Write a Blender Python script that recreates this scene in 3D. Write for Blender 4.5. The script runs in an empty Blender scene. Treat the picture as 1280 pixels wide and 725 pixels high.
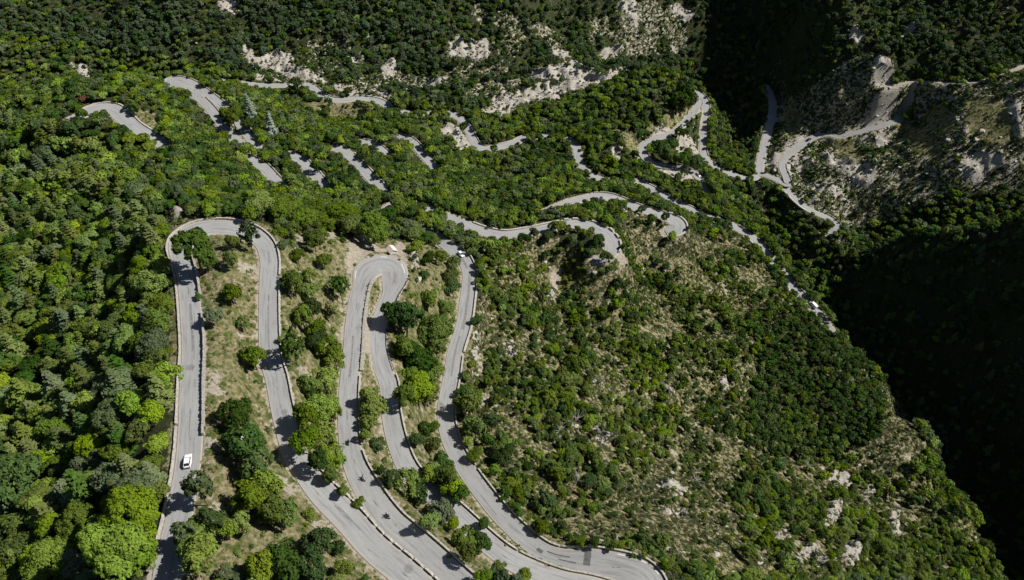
import bpy, bmesh, math, random
import numpy as np
from mathutils import Vector, Matrix
random.seed(7)
rng = np.random.default_rng(7)


# ---------------------------------------------------------------- camera model
F = 950.0                      # focal length in photo pixels (1280 wide)
PITCH = math.radians(43.0)
CP, SP = math.cos(PITCH), math.sin(PITCH)
Z0 = 460.0                     # height of the camera above the datum

def ray(u, v):
    yv = (v - 362.5) / F
    return (u - 640.0) / F, CP - yv * SP, -(SP + yv * CP)

def unproj_D(u, v, D):
    a, b, c = ray(u, v)
    return np.array([a * D, b * D, Z0 + c * D])

def unproj_z(u, v, z):         # z relative to the camera (negative)
    a, b, c = ray(u, v)
    return np.array([a * z / c, b * z / c, Z0 + z])

def project(x, y, z):
    zz = z - Z0
    D = y * CP - zz * SP
    D = np.where(D < 1, 1, D)
    up = y * SP + zz * CP
    return 640 + F * x / D, 362.5 - F * up / D, D

# ---------------------------------------------------------------- roads (surveyed centre lines)
# each: points (x_photo, y_photo[, height]), half width
ROADS = {}
WIDE = [(474,333,20,5.6), (487,345,14,4.6), (240,290,26,4.2), (285,284,30,3.7), (440,655,60,3.5), (500,712,60,3.5), (765,705,45,4.3), (812,730,30,4.6), (848,280,14,4.3), (760,298,16,3.6), (136,135,30,4.2), (230,103,20,3.9), (575,312,14,3.3)]   # where bends are broader
def road(name, pts, hw):
    P = []; zs = []; L = [0.0]
    for i, p in enumerate(pts):
        if i: L.append(L[-1] + math.hypot(p[0] - pts[i-1][0], p[1] - pts[i-1][1]))
    kx = [L[i] for i, p in enumerate(pts) if len(p) > 2]
    kz = [p[2] for p in pts if len(p) > 2]
    for i, p in enumerate(pts):
        z = float(np.interp(L[i], kx, kz))
        P.append(unproj_z(p[0], p[1], z))
    P = np.array(P)
    # catmull-rom
    out = []; par = []
    Q = np.vstack([2*P[0]-P[1], P, 2*P[-1]-P[-2]])
    for i in range(1, len(Q) - 2):
        p0, p1, p2, p3 = Q[i-1], Q[i], Q[i+1], Q[i+2]
        n = max(3, int(np.linalg.norm(p2 - p1)))
        for k in range(n):
            t = k / n
            out.append(0.5*((2*p1)+(-p0+p2)*t+(2*p0-5*p1+4*p2-p3)*t*t+(-p0+3*p1-3*p2+p3)*t**3))
    out.append(P[-1]); out = np.array(out)
    def resample(a, step):
        s = np.concatenate([[0], np.cumsum(np.linalg.norm(np.diff(a[:, :2], axis=0), axis=1))])
        n = int(s[-1] / step) + 1
        t = np.linspace(0, s[-1], n)
        return np.stack([np.interp(t, s, a[:, j]) for j in range(3)], 1)
    R = resample(out, 1.0)
    def smooth(a, w, it):
        for _ in range(it):
            b = a.copy()
            b[w:-w] = sum(a[w+k:len(a)-w+k] for k in range(-w, w+1)) / (2*w+1)
            a = b
        return a
    R = np.column_stack([smooth(R[:, :2], 1, 5), smooth(R[:, 2:3], 5, 4)])
    R = resample(R, 1.0)
    pu, pv, _ = project(R[:, 0], R[:, 1], R[:, 2]); wv = np.full(len(R), float(hw))
    for (wu, wv_, wr, wh) in WIDE:
        d = np.hypot(pu-wu, pv-wv_); f_ = np.clip(1.6-d/wr, 0, 1); wv = np.maximum(wv, hw+(wh-hw)*f_*f_*(3-2*f_))
    for _ in range(4): wv[1:-1] = (wv[:-2]+wv[1:-1]+wv[2:])/3
    ROADS[name] = dict(c=R, hw=hw, w=wv)
    return R

road('upper_loop', [(205,745,-151),(208,725),(213,690),(222,655),(229,615),(235,577),(238,530),(239,480),(241,438),(239,400),(234,349),(228,325),
  (226,308),(230,296),(243,288),(262,283.5,-162),(285,284),(305,288.5),(322,296.5),(333,309),(337,330),(336,345),(335.5,405),(338,449),
  (345,472),(350,500),(357,531),(367,564),(383,591),(402,615),(436,649),(466,683),(505,716,-175),(560,765),(620,815,-177),(668,846),(715,858),(742,850),(738,835),(712,817),(650,782,-179)],
  2.9)
road('lower_loop', [(650,782,-179),(605,749),(563,716),(525,683),(486,649),(461,615),(443,581),(436,547),(434.5,514),(436,480),(440,439),(442,406),(447,372),
  (453,350),(459,338),(470,331,-189),(482,330.5),(491,336),(494,347),(487,371),(475,400),(472,420),(473,440),(480,465),(486,480),(488,514),
  (494.5,547),(507,581),(524,603),(552,626),(578,649),(609,678),(640,701),(690,722.5),(740,738,-199),(780,750),(803,752),(814,742),(811,727),(795,714),(758,705.5),
  (707,699),(674,687),(631,649),(603,615),(579,581),(562,547),(557,514),(562,480),(564,472),(569,439),(579,406),(584,372),(586.5,350),(586,338),(582,328),(575,319),
  (566,311.5),(556,304,-219),(543,296),(525,286),(508,279),(492,270),(485,261),(492,255),(510,254),(530,260,-229),(550,267.5),(568,275),(587,283),(607,290),(630,294),(650,292),
  (668,288.5),(685,285),(702,281.5),(723,279.5,-237),(743,283.5),(757,292),(765,303),(764,314),(755,323),(744,327,-240)], 2.9)
road('bend_road', [(668,272,-249),(690,262),(706,255),(722,250),(740,246),(755,245),(770,248.5),(785,255),(800,261),(815,265,-260),(830,270),(843,275.5),(849,282),(843,289),(833,291.5,-263)], 3.1)
road('valley_road', [(262,98,-258),(302,104,-261),(320,106.5),(342,107),(362,106.5),(377,105.5),(390,109),(401,118),(412,124),(430,125.5),(446,123),(463,124),(477,128),
  (487,135,-270),(505,141),(535,142),(555,141.5),(566,143),(575,148),(582,155),(588,168),(596,182),(607,186),(619,184.5,-279),(641,179.5),(658,172),(680,170.5),(698,171),(712,175),(721,187,-286),(726,206),(739,219),
  (756,225),(775,224.5),(795,227.5),(816,237,-293),(835,249),(852,257),(870,265),(895,274),(922,285,-301),(945,301),(962,322),(976,340),(990,357),(1003,371),(1018,387,-312),(1030,402),(1042,420,-314)], 2.9)
road('peninsula_road', [(882,243,-301),(879,233),(875,224),(868,217),(858,211.5),(847,209.5),(833,208.5),(818,205.5),(808,198.5),(803,190,-294),(804,182),(812,176),(825,171.5),
  (839,167),(849,159.5),(856,153),(863,145),(869,137.5),(873.5,130),(871,123),(862,116),(850,111),(838,107,-298),(832,103),(838,99.5),(849,100.5),(857,104),(866,111),(875,118),(882,126),(883,136,-306),
  (881,152),(879.5,166),(879,178),(879,190),(884,201),(896,209),(910,216),(926,221,-317),(938,223),(950,221,-320)], 2.6)
road('ravine_road', [(944,232,-322),(947,222),(949.5,210),(952,196),(957.5,176),(963,153),(966.5,138),(964,122),(957,108,-316)], 3.0)
road('cliff_road', [(947,217,-321),(958,219),(970,224),(979,229),(985,232,-320),(983,222),(979,213),(978,203),(986,192.5),(999,183.5),(1011,175),(1021,170),(1035,168.5,-309),(1049,171),(1064,167),
  (1081,163),(1099,158),(1112,153.5),(1122,150,-294),(1130,143,-294)], 2.6)
road('cliff_road_low', [(979,229,-321),(985,238),(993,247),(1004,257),(1017,265,-326),(1033,271),(1044,279),(1047,286),(1040,291),(1028,290,-331)], 2.6)
road('forest_bend', [(88,150,-198),(104,143),(114,138),(124,134.5),(136,134.5),(147,140),(155,147.5),(164,155.5),(177,164,-203),(190,171),(203,180),(212,190,-206)], 3.4)
road('double_bend', [(305,186,-231),(293,174),(281,161),(271,147),(260,133),(248,122),(235,113.5),(222,108),(212,104.5,-228),(213,100.5),(222,99.8),(235,103.5),(252,113),(267,123.5),(282,136),(297,151),(309,167),(318,180,-231),(322,190)], 2.9)
road('grove_bend', [(300,198,-221),(312,199.5),(322,203.5),(331,211),(341,222),(351,232),(362,243,-225)], 3.0)
road('terrace_bend', [(362,193,-227),(372,197.5),(382,206),(392,217),(402,229),(411,240,-229)], 3.0)
road('slope_bend', [(420,185,-236),(432,191),(444,201),(455,213),(466,225),(477,237),(486,247,-238)], 3.0)
road('hidden_bend', [(440,177,-249),(452,177.5),(465,180),(476,187),(486,196),(497,207,-251)], 2.7)
road('lower_bend', [(495,167,-255),(505,171),(516,178),(526,189.5),(536,201),(546,213,-257)], 2.8)
road('gravel_track', [(1100,109,-272),(1113,107),(1127,105),(1146,101),(1163,102.5),(1183,104),(1204,104,-265),(1221,103),(1235,99.5),(1252,93),(1272,85.5,-256),(1290,78)], 1.1)

# ---------------------------------------------------------------- heightfield
ctrl = []
for (u, v, D) in [
  # spur right-hand slope
  (740,650,240),(740,600,265),(800,600,280),(900,600,305),(1000,600,330),(1100,600,350),(1100,650,325),(1000,650,300),(900,650,275),(800,650,252),
  (900,700,250),(1000,700,272),(1100,700,295),(1200,700,318),(700,500,296),(800,500,330),(900,500,360),(1000,500,385),(1100,500,402),(1180,620,348),
  (700,560,270),(650,560,260),(640,450,298),(700,450,320),(800,450,350),(900,450,378),(1000,450,402),(640,390,325),(700,400,350),(800,400,378),(900,400,405),(1000,400,425),
  (640,330,350),(700,350,375),(800,350,408),(900,350,435),(900,310,458),(960,350,450),(1060,440,412),(1235,700,325),(1215,640,345),(1160,550,385),(1110,480,408),
  # left forest
  (0,725,186),(100,725,172),(0,600,215),(100,600,200),(180,560,190),(0,500,246),(100,500,228),(0,400,285),(100,400,262),(180,400,236),(0,300,335),(100,300,312),(180,300,280),(0,200,400),(100,200,372),(200,200,345),(0,130,462),(60,110,462),
  (300,240,330),(400,270,322),(250,220,335),(180,110,425),(260,180,385),(300,225,352),
  # far slope
  (0,60,575),(0,0,602),(150,0,610),(150,60,590),(300,50,590),(300,0,605),(400,60,580),(500,100,572),(500,50,590),(500,0,606),(600,110,575),(600,50,600),(600,0,612),
  (650,140,562),(650,100,590),(650,50,610),(650,0,622),(720,70,622),(780,90,640),(800,40,650),(800,0,655),(880,20,672),
  # peninsula
  (700,150,545),(760,130,560),(830,90,592),(860,82,602),(760,180,525),(640,230,480),(680,220,478),(720,235,470),(590,230,440),(560,220,448),
  # ravine flank
  (900,100,680),(930,50,690),(930,0,692),(980,0,668),(1000,100,600),(1010,10,602),(930,130,632),(1000,150,590),
  # right spur
  (1100,50,572),(1200,50,562),(1200,0,578),(1100,0,592),(1200,150,530),(1200,200,522),(1100,200,540),(1150,250,530),(1060,250,545),(1280,100,522),(1280,0,560),(1280,200,508),(1280,250,512),(1040,130,570),(1060,215,548),
  ]:
    ctrl.append(unproj_D(u, v, D))
for (x, y, z) in [
  (160,620,-338),(165,580,-335),(190,530,-333),(190,440,-340),(200,400,-352),(215,350,-372),(232,300,-388),(248,220,-415),(256,150,-432),(262,60,-445),
  (200,470,-330),(196,350,-345),(205,300,-350),(215,240,-352),(222,180,-350),(226,130,-345),
  (241,423,-345),(263,384,-307),(297,346,-272),(340,330,-215),(400,320,-140),(480,300,-50),(560,300,10),
  (290,300,-315),(295,220,-345),(300,150,-365),(305,60,-380),(350,260,-240),(352,150,-280),(355,60,-300),(440,200,-125),(440,60,-150),(560,150,30),(560,0,20),
  (275,400,-335),(330,390,-305),(400,400,-270),(400,480,-220),(480,420,-200),
  (300,640,-195),(350,645,-125),(420,660,-50),(380,600,-195),(440,580,-180),(500,560,-150),  # includes an unseen ridge raised above the frame to shade the ravine flank
  (-80,60,-146),(0,60,-186),(60,60,-215),(120,60,-250),(200,60,-320),(-130,60,-172),(-200,100,-200),(-60,0,-138),(0,0,-165),(120,0,-240),
  (-400,300,-262),(-400,100,-245),(-500,450,-300),(-330,470,-292),(-270,470,-282),(-230,460,-262),(-120,470,-275),(-40,465,-277),(-300,600,-235),
  (-380,700,-170),(-150,700,-170),(50,720,-185),(180,760,-200),(300,760,-60),
  (-700,900,-20),(0,1000,60),(600,900,160),(850,300,150),(-800,0,-330),(0,-600,-60),(700,-500,60),(-600,-500,-200),(-900,500,-250)]:
    ctrl.append(np.array([x, y, Z0 + z], float))
for n, r in ROADS.items():
    c = r['c']; k = max(2, len(c)//14)
    ctrl += [c[i] for i in np.linspace(0, len(c)-1, k).astype(int)]
ctrl = np.array(ctrl)
keep = [0]
for i in range(1, len(ctrl)):
    if np.min(np.hypot(*(ctrl[keep][:, :2] - ctrl[i, :2]).T)) > 5: keep.append(i)
ctrl = ctrl[keep]
def kern(r2): return np.where(r2 > 0, 0.5 * r2 * np.log(r2 + 1e-12), 0)
S = 100.0
C = ctrl[:, :2] / S
n = len(C)
A = kern(((C[:, None] - C[None]) ** 2).sum(-1)) + np.eye(n) * 0.004
Pm = np.column_stack([np.ones(n), C])
M = np.block([[A, Pm], [Pm.T, np.zeros((3, 3))]])
sol = np.linalg.solve(M, np.concatenate([ctrl[:, 2], np.zeros(3)]))
def base_height(x, y):
    sh = x.shape; q = np.column_stack([x.ravel(), y.ravel()]) / S
    out = np.empty(len(q))
    for i in range(0, len(q), 40000):
        qq = q[i:i+40000]
        out[i:i+40000] = kern(((qq[:, None] - C[None]) ** 2).sum(-1)) @ sol[:n] + sol[n] + qq @ sol[n+1:]
    return out.reshape(sh)

def vnoise(x, y, cell, seed):
    r = np.random.default_rng(seed).random((256, 256))
    fx, fy = x / cell, y / cell
    ix, iy = np.floor(fx).astype(int), np.floor(fy).astype(int)
    tx, ty = fx - ix, fy - iy
    tx = tx*tx*(3-2*tx); ty = ty*ty*(3-2*ty)
    g = lambda a, b: r[a % 256, b % 256]
    return (g(ix, iy)*(1-tx)*(1-ty)+g(ix+1, iy)*tx*(1-ty)+g(ix, iy+1)*(1-tx)*ty+g(ix+1, iy+1)*tx*ty)*2-1
def fbm(x, y, cell, octv, seed, ridged=False):
    t = 0; a = 1; c = cell
    for k in range(octv):
        v = vnoise(x + 17*k, y - 31*k, c, seed + k)
        t = t + a * ((1-2*np.abs(v)) if ridged else v); a *= .5; c /= 2.03
    return t

# ---------------------------------------------------------------- land cover, traced as polygons (photo coordinates used as a map)
FL, FM, FP, SC, VG, RO, CL, DK, GR, HE, DS, BE = range(1, 13)
W4, H4 = 640, 363
cover = np.full((H4, W4), FM, np.int8)
gy, gx = np.mgrid[0:H4, 0:W4]; gx = gx*2+1; gy = gy*2+1
def poly(cls, pts):
    inside = np.zeros(cover.shape, bool); m = len(pts)
    for i in range(m):
        x1, y1 = pts[i]; x2, y2 = pts[(i+1) % m]
        if y1 == y2: continue
        c = ((y1 > gy) != (y2 > gy)) & (gx < (x2-x1)*(gy-y1)/(y2-y1)+x1)
        inside ^= c
    cover[inside] = cls
def blob(cls, u, v, a, b=None, rot=0):
    b = b or a; R = math.radians(rot)
    poly(cls, [(u + a*math.cos(t)*math.cos(R)*(1+.18*math.sin(3*t+u)) - b*math.sin(t)*math.sin(R), v + a*math.cos(t)*math.sin(R) + b*math.sin(t)*math.cos(R)*(1+.2*math.cos(4*t+v))) for t in np.linspace(0, 2*math.pi, 18, False)])
poly(FP, [(0,0),(905,0),(865,85),(790,92),(600,142),(480,118),(370,92),(300,90),(180,72),(0,38)])
poly(FL, [(0,150),(80,160),(190,235),(212,290),(212,460),(222,480),(205,660),(200,725),(0,725)])
poly(SC, [(600,300),(700,300),(760,325),(772,318),(778,280),(800,268),(865,290),(930,300),(1010,398),(1060,430),(1125,470),(1160,540),(1225,640),(1250,725),(830,725),(815,705),(700,680),(640,640),(600,590),(580,520),(600,400)])
poly(VG, [(210,268),(350,283),(356,330),(372,300),(430,290),(440,300),(520,300),(575,322),(590,330),(594,345),(592,420),(576,500),(572,530),(600,590),(650,648),(700,684),(815,706),(830,725),(205,725),(216,480)])
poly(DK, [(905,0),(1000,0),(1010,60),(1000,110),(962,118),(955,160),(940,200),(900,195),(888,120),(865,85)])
poly(FP, [(1000,0),(1280,0),(1280,85),(1200,98),(1120,100),(1060,60),(1010,110)])
poly(RO, [(965,120),(1010,105),(1060,70),(1090,62),(1120,100),(1280,90),(1280,235),(1200,238),(1140,262),(1060,292),(990,242),(980,225),(958,205)])
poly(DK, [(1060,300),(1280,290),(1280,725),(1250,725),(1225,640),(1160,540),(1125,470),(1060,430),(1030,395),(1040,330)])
poly(DS, [(955,410),(985,380),(1010,395),(1060,425),(1110,465),(1115,500),(1100,545),(1040,575),(960,570),(930,520)])  # dense bushes; their dark tones stand in for shade on the outer slope
poly(HE, [(1110,480),(1125,470),(1160,560),(1100,600),(1060,590),(1100,545)])
poly(HE, [(790,600),(830,575),(900,590),(930,650),(890,700),(850,725),(830,690),(770,660),(750,630)])
poly(HE, [(775,255),(860,290),(920,310),(900,330),(840,320),(780,310)])
for a in [(352,82,36,14,10),(366,92,40,8,0),(455,113,22,8,10),(489,88,12,12,0),(525,101,14,7,0),(572,66,14,15,0),(598,68,16,15,30),(575,98,18,6,0),(640,60,10,20,0),(285,12,14,10,0),(310,72,10,8,40),
          (692,117,52,6,-16),(660,128,50,8,-14),(745,102,45,7,-20),(625,140,24,7,-10),(700,72,16,8,20),(745,40,12,20,30),(790,20,20,14,30),(820,40,18,22,20),(850,20,16,16,0),(700,98,40,8,-5),(770,66,24,8,-10),(845,55,12,14,0)]:
    blob(CL if a[2] < 60 and a[3] < 17 else RO, *a)
for a in [(105,94,17,10,30),(640,40,25,12,30),(690,50,30,10,20),(780,45,50,14,30),(830,30,40,20,40),(410,60,30,10,0),(600,20,8,20,-30)]: blob(RO, *a)
for a in [(106,94,12,6,35)]: blob(CL, *a)
for a in [(425,139,42,10,8),(850,144,24,8,-25),(790,182,30,8,40),(830,160,30,5,-10),(185,150,18,9,40)]: blob(GR, *a)
for a in [(350,96,60,7,4),(440,112,60,7,12),(400,82,40,10,0),(560,100,70,10,-8),(480,100,30,10,0),(620,115,40,10,-10)]: blob(RO, *a)
for a in [(335,99,24,2.5,4),(395,100,16,3,10),(432,114,20,3,10),(476,118,16,3,20),(352,84,26,8,10),(372,95,20,4,0),(487,90,10,10,0),(540,104,22,4,-5),(596,72,12,12,30),(572,62,10,12,0),(650,122,40,5,-14),(705,112,40,4,-16),(755,100,30,5,-18)]: blob(CL, *a)
for a in [(567,168,22,10,30),(575,180,16,8,40),(827,163,22,5,-10),(858,185,16,14,40),(800,198,6,10,0),(845,218,24,6,10),(860,226,12,6,10),(770,195,7,14,0)]: blob(CL, *a)
for a in [(1105,95,16,20,0),(1100,80,12,10,0),(1070,45,12,8,0),(1135,42,9,7,0),(1000,176,32,8,-35),(1075,153,34,9,-15),(1105,132,17,16,0),(1030,160,20,6,0),(965,205,8,14,0),(985,210,6,16,0),(1232,198,26,12,10),(1262,205,14,8,0),(1222,168,10,8,0),
          (1215,215,20,14,20),(1262,150,18,22,0),(1010,250,12,5,50),(1100,175,10,12,0),(1045,205,22,10,40),(1070,225,20,10,40),(1035,240,30,6,20),(1080,215,20,12,50)]: blob(CL, *a)
for a in [(1234,150,34,28,30),(1175,155,20,14,40),(1150,178,34,12,38),(1060,190,26,12,40),(990,150,14,20,0)]: blob(GR, *a)
for a in [(1160,212,20,12,50),(1010,165,12,8,0),(1090,195,20,8,60)]: blob(RO, *a)
for a in [(760,385,5,10,0),(745,480,12,7,0),(690,372,6,16,20),(775,330,8,14,0),(838,490,8,8,0),(1065,690,12,22,20),(1040,645,9,24,30),(1085,620,6,20,20),(1010,690,22,9,-20),(975,672,13,7,0),(1030,705,9,12,0),(950,700,12,5,20),(1050,600,16,12,40),(905,480,9,12,20),(1118,650,9,22,0),(640,440,9,12,0),(690,340,8,10,0),
          (715,530,9,6,0),(842,610,24,8,20),(735,602,10,6,0),(850,640,18,6,0),(755,552,14,7,0)]: blob(CL, *a)
rb = random.Random(4)
for _ in range(90):
    u_, v_ = rb.uniform(965, 1280), rb.uniform(95, 275)
    if cover[min(int(v_/2), H4-1), min(int(u_/2), W4-1)] == RO: blob(CL, u_, v_, rb.uniform(4, 13), rb.uniform(1.8, 5), rb.choice((35, 45, 55, -20)))
for _ in range(46):
    u_, v_ = rb.uniform(620, 1180), rb.uniform(350, 720)
    if cover[int(v_/2), int(u_/2)] in (SC, HE): blob(rb.choice((CL, BE, BE)), u_, v_, rb.uniform(3, 10), rb.uniform(1.5, 4), rb.uniform(40, 75))
for _ in range(60):
    u_, v_ = rb.uniform(250, 860), rb.uniform(0, 120)
    if cover[int(v_/2), int(u_/2)] in (FP, RO) and v_ > 20+60*abs(math.sin(u_*.02)): blob(rb.choice((CL, RO)), u_, v_, rb.uniform(3, 10), rb.uniform(2, 5), rb.uniform(20, 90))
poly(FM, [(1008,388),(1060,424),(1125,464),(1165,540),(1232,640),(1258,725),(1240,725),(1212,640),(1150,545),(1108,476),(1045,432)])
blob(CL, 225, 268, 12, 9)
blob(CL, 455, 305, 12, 10); blob(GR, 505, 312, 10, 14)
poly(BE, [(432,300),(452,296),(480,312),(500,300),(514,310),(520,340),(508,345),(500,325),(470,316),(445,330),(436,350),(430,330)])
for a in [(428,365,4,30,3),(424,420,4,30,2),(322,330,5,22,0),(329,400,4,40,0),(322,440,4,25,0),(305,330,9,8,0),(345,590,8,30,-35),(395,650,6,30,-50),(268,640,8,20,0),(270,480,10,22,0),(262,560,8,16,0),(265,640,10,12,0),(553,590,6,16,-30),(572,455,4,22,10),(573,380,4,20,0),(372,310,5,20,10),(412,295,14,5,0),(380,470,10,10,0),(525,640,12,6,30),(540,610,12,6,40),(476,640,14,6,45),(600,455,6,14,0),(606,500,8,8,0),(695,350,8,14,0),(775,335,7,12,0)]: blob(BE, *a)
for a in [(520,330,6,25,-10),(595,440,5,30,0),(330,335,4,25,0)]: blob(CL, *a)
def cover_at(x, y, z):
    u, v, D = project(x, y, z)
    ui = np.clip((u/2).astype(int), 0, W4-1); vi = np.clip((v/2).astype(int), 0, H4-1)
    return cover[vi, ui], u, v, D

# ---------------------------------------------------------------- grid
def axis(lo, hi, a, b, st):
    core = np.arange(a, b + st/2, st)
    left = []; p = a; s = st
    while p > lo: s = min(s*1.12, 60); p -= s; left.append(p)
    right = []; p = core[-1]; s = st
    while p < hi: s = min(s*1.12, 60); p += s; right.append(p)
    return np.concatenate([left[::-1], core, right])
STEP = 1.25
X = axis(-1600, 1600, -340, 420, STEP)
Y = axis(-800, 2000, 60, 720, STEP)
GX, GY = np.meshgrid(X, Y)       # rows = y
H = base_height(GX, GY)
# road influence
sw = np.zeros(H.shape); sz = np.zeros(H.shape); dmin = np.full(H.shape, 1e9)
RAD = 13.0
for nme, r in ROADS.items():
    c = r['c']; hws = np.repeat(r['w'][:-1], 2)
    a = np.repeat(c[:-1], 2, axis=0).copy(); a[1::2] = (c[:-1]+c[1:])/2
    for (px, py, pz), hw in zip(a, hws):
        i0, i1 = np.searchsorted(X, [px-RAD, px+RAD]); j0, j1 = np.searchsorted(Y, [py-RAD, py+RAD])
        d2 = (GX[j0:j1, i0:i1]-px)**2 + (GY[j0:j1, i0:i1]-py)**2
        w = 1.0/(d2+.3)**3.5
        sw[j0:j1, i0:i1] += w; sz[j0:j1, i0:i1] += w*pz
        e = np.sqrt(d2) - hw
        dmin[j0:j1, i0:i1] = np.minimum(dmin[j0:j1, i0:i1], e)
zr = np.where(sw > 0, sz/np.maximum(sw, 1e-30), H)
cv, cu, cvv, cD = cover_at(GX, GY, H)
off = np.clip((dmin-1.0)/6.0, 0, 1)
rock = np.isin(cv, (CL,)).astype(float); rk2 = np.isin(cv, (RO, HE, DK)).astype(float)
def blur(a, it):
    for _ in range(it):
        a = a.copy(); a[1:-1, 1:-1] = (a[1:-1, 1:-1]*2 + a[:-2, 1:-1]+a[2:, 1:-1]+a[1:-1, :-2]+a[1:-1, 2:])/6
    return a
rock_s = blur(rock, 4)
amp = np.clip(GY/500, .35, 1.0)
N = fbm(GX, GY, 34, 5, 11)*2.4*amp + fbm(GX, GY, 12, 4, 40, True)*(0.3+3.0*rock_s+0.8*rk2)*1.0
far_ = np.clip((GY-470)/90, 0, 1)*np.clip((dmin-4)/25, 0, 1)
H = H + N*off + (fbm(GX, GY*.6, 62, 4, 140, True)-.4)*5.0*far_
k = np.clip((dmin-0.9)/6.5, 0, 1); k = k*k*(3-2*k)
Hn = zr*(1-k) + H*k
inside = np.clip((dmin+0.2)/0.9, 0, 1)
H = np.where(dmin < 900, Hn - 0.35*(1-inside), H)

def hsample(x, y):
    x = np.asarray(x, float); y = np.asarray(y, float)
    i = np.clip(np.searchsorted(X, x)-1, 0, len(X)-2); j = np.clip(np.searchsorted(Y, y)-1, 0, len(Y)-2)
    tx = (x-X[i])/(X[i+1]-X[i]); ty = (y-Y[j])/(Y[j+1]-Y[j])
    return H[j, i]*(1-tx)*(1-ty)+H[j, i+1]*tx*(1-ty)+H[j+1, i]*(1-tx)*ty+H[j+1, i+1]*tx*ty
def gsample(G, x, y):
    i = np.clip(np.searchsorted(X, x), 0, len(X)-1); j = np.clip(np.searchsorted(Y, y), 0, len(Y)-1)
    return G[j, i]
def cast(u, v, off=0.0, dmax=900):
    a, b, c = ray(u, v)
    D = np.arange(100, dmax, .5)
    x, y, z = a*D, b*D, Z0+c*D
    hit = np.nonzero(z < hsample(x, y)+off)[0]
    if not len(hit): return None
    k = hit[0]; return np.array([x[k], y[k], float(hsample(x[k:k+1], y[k:k+1])[0])])
def visible(x, y, z, extra=1.5, steps=40):
    """not hidden behind a ridge, seen from the camera"""
    ok = np.ones(len(x), bool)
    for t in np.linspace(.35, .985, steps):
        ok &= (Z0 + (z+extra-Z0)*t) > hsample(x*t, y*t)
    return ok

# ================================================================ scene helpers
for sc_ in [bpy.context.scene]: pass
scene = bpy.context.scene
COL = scene.collection

def tag(o, label=None, cat=None, group=None, kind=None):
    if label: o['label'] = label
    if cat: o['category'] = cat
    if group: o['group'] = group
    if kind: o['kind'] = kind
    return o
def mesh_np(name, V, Q, mat=None, smooth=False):
    me = bpy.data.meshes.new(name)
    V = np.asarray(V, np.float32); Q = np.asarray(Q, np.int32)
    me.vertices.add(len(V)); me.vertices.foreach_set('co', V.ravel())
    k = Q.shape[1]
    me.loops.add(Q.size); me.loops.foreach_set('vertex_index', Q.ravel())
    me.polygons.add(len(Q)); me.polygons.foreach_set('loop_start', np.arange(0, Q.size, k, dtype=np.int32))
    me.polygons.foreach_set('use_smooth', np.full(len(Q), smooth))
    me.update(calc_edges=True)
    if mat: me.materials.append(mat)
    return me
def link(name, me, parent=None):
    o = bpy.data.objects.new(name, me); COL.objects.link(o)
    if parent: o.parent = parent
    return o
def empty(name, loc, rz=0.0):
    o = bpy.data.objects.new(name, None); COL.objects.link(o)
    o.empty_display_size = .3; o.location = loc; o.rotation_euler = (0, 0, rz)
    return o

# ---------------------------------------------------------------- materials
def newmat(name):
    m = bpy.data.materials.new(name); m.use_nodes = True
    nt = m.node_tree; nt.nodes.clear()
    out = nt.nodes.new('ShaderNodeOutputMaterial')
    return m, nt, out
def N_(nt, t, **kw):
    n = nt.nodes.new(t)
    for k_, v_ in kw.items(): setattr(n, k_, v_)
    return n
def noise(nt, vec, scale, detail=4, rough=.55):
    n = N_(nt, 'ShaderNodeTexNoise'); n.inputs['Scale'].default_value = scale
    n.inputs['Detail'].default_value = detail; n.inputs['Roughness'].default_value = rough
    if vec is not None: nt.links.new(vec, n.inputs['Vector'])
    return n.outputs['Fac']
def ramp(nt, fac, stops):
    r = N_(nt, 'ShaderNodeValToRGB'); e = r.color_ramp.elements
    while len(e) > 1: e.remove(e[-1])
    e[0].position = stops[0][0]; c = stops[0][1]; e[0].color = (*c, 1) if not isinstance(c, float) else (c, c, c, 1)
    for p, c in stops[1:]:
        x = e.new(p); x.color = (*c, 1) if not isinstance(c, float) else (c, c, c, 1)
    nt.links.new(fac, r.inputs['Fac']); return r.outputs['Color']
def mix(nt, f, a, b, mode='MIX'):
    m = N_(nt, 'ShaderNodeMix', data_type='RGBA', blend_type=mode)
    for s_, v_ in ((m.inputs['Factor'], f), (m.inputs['A'], a), (m.inputs['B'], b)):
        if isinstance(v_, bpy.types.NodeSocket): nt.links.new(v_, s_)
        elif isinstance(v_, (float, int)): s_.default_value = v_ if s_.name == 'Factor' else (v_, v_, v_, 1)
        else: s_.default_value = (*v_, 1)
    return m.outputs['Result']
def math_(nt, op, a, b=0.0):
    m = N_(nt, 'ShaderNodeMath', operation=op)
    for s_, v_ in zip(m.inputs, (a, b)):
        if isinstance(v_, bpy.types.NodeSocket): nt.links.new(v_, s_)
        else: s_.default_value = v_
    return m.outputs[0]
def bump(nt, h, strength, dist):
    b = N_(nt, 'ShaderNodeBump'); b.inputs['Strength'].default_value = strength; b.inputs['Distance'].default_value = dist
    nt.links.new(h, b.inputs['Height']); return b.outputs['Normal']
def plain(name, col, rough=.6, metal=0.0, var=.12, scale=3.0, spec=.4):
    m, nt, out = newmat(name)
    b = N_(nt, 'ShaderNodeBsdfPrincipled'); b.inputs['Roughness'].default_value = rough; b.inputs['Metallic'].default_value = metal
    b.inputs['Specular IOR Level'].default_value = spec
    tc = N_(nt, 'ShaderNodeTexCoord')
    f = noise(nt, tc.outputs['Object'], scale)
    c = ramp(nt, f, [(.3, tuple(x*(1-var) for x in col)), (.7, tuple(min(1, x*(1+var)) for x in col))])
    nt.links.new(c, b.inputs['Base Color']); nt.links.new(b.outputs[0], out.inputs[0])
    return m

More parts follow.
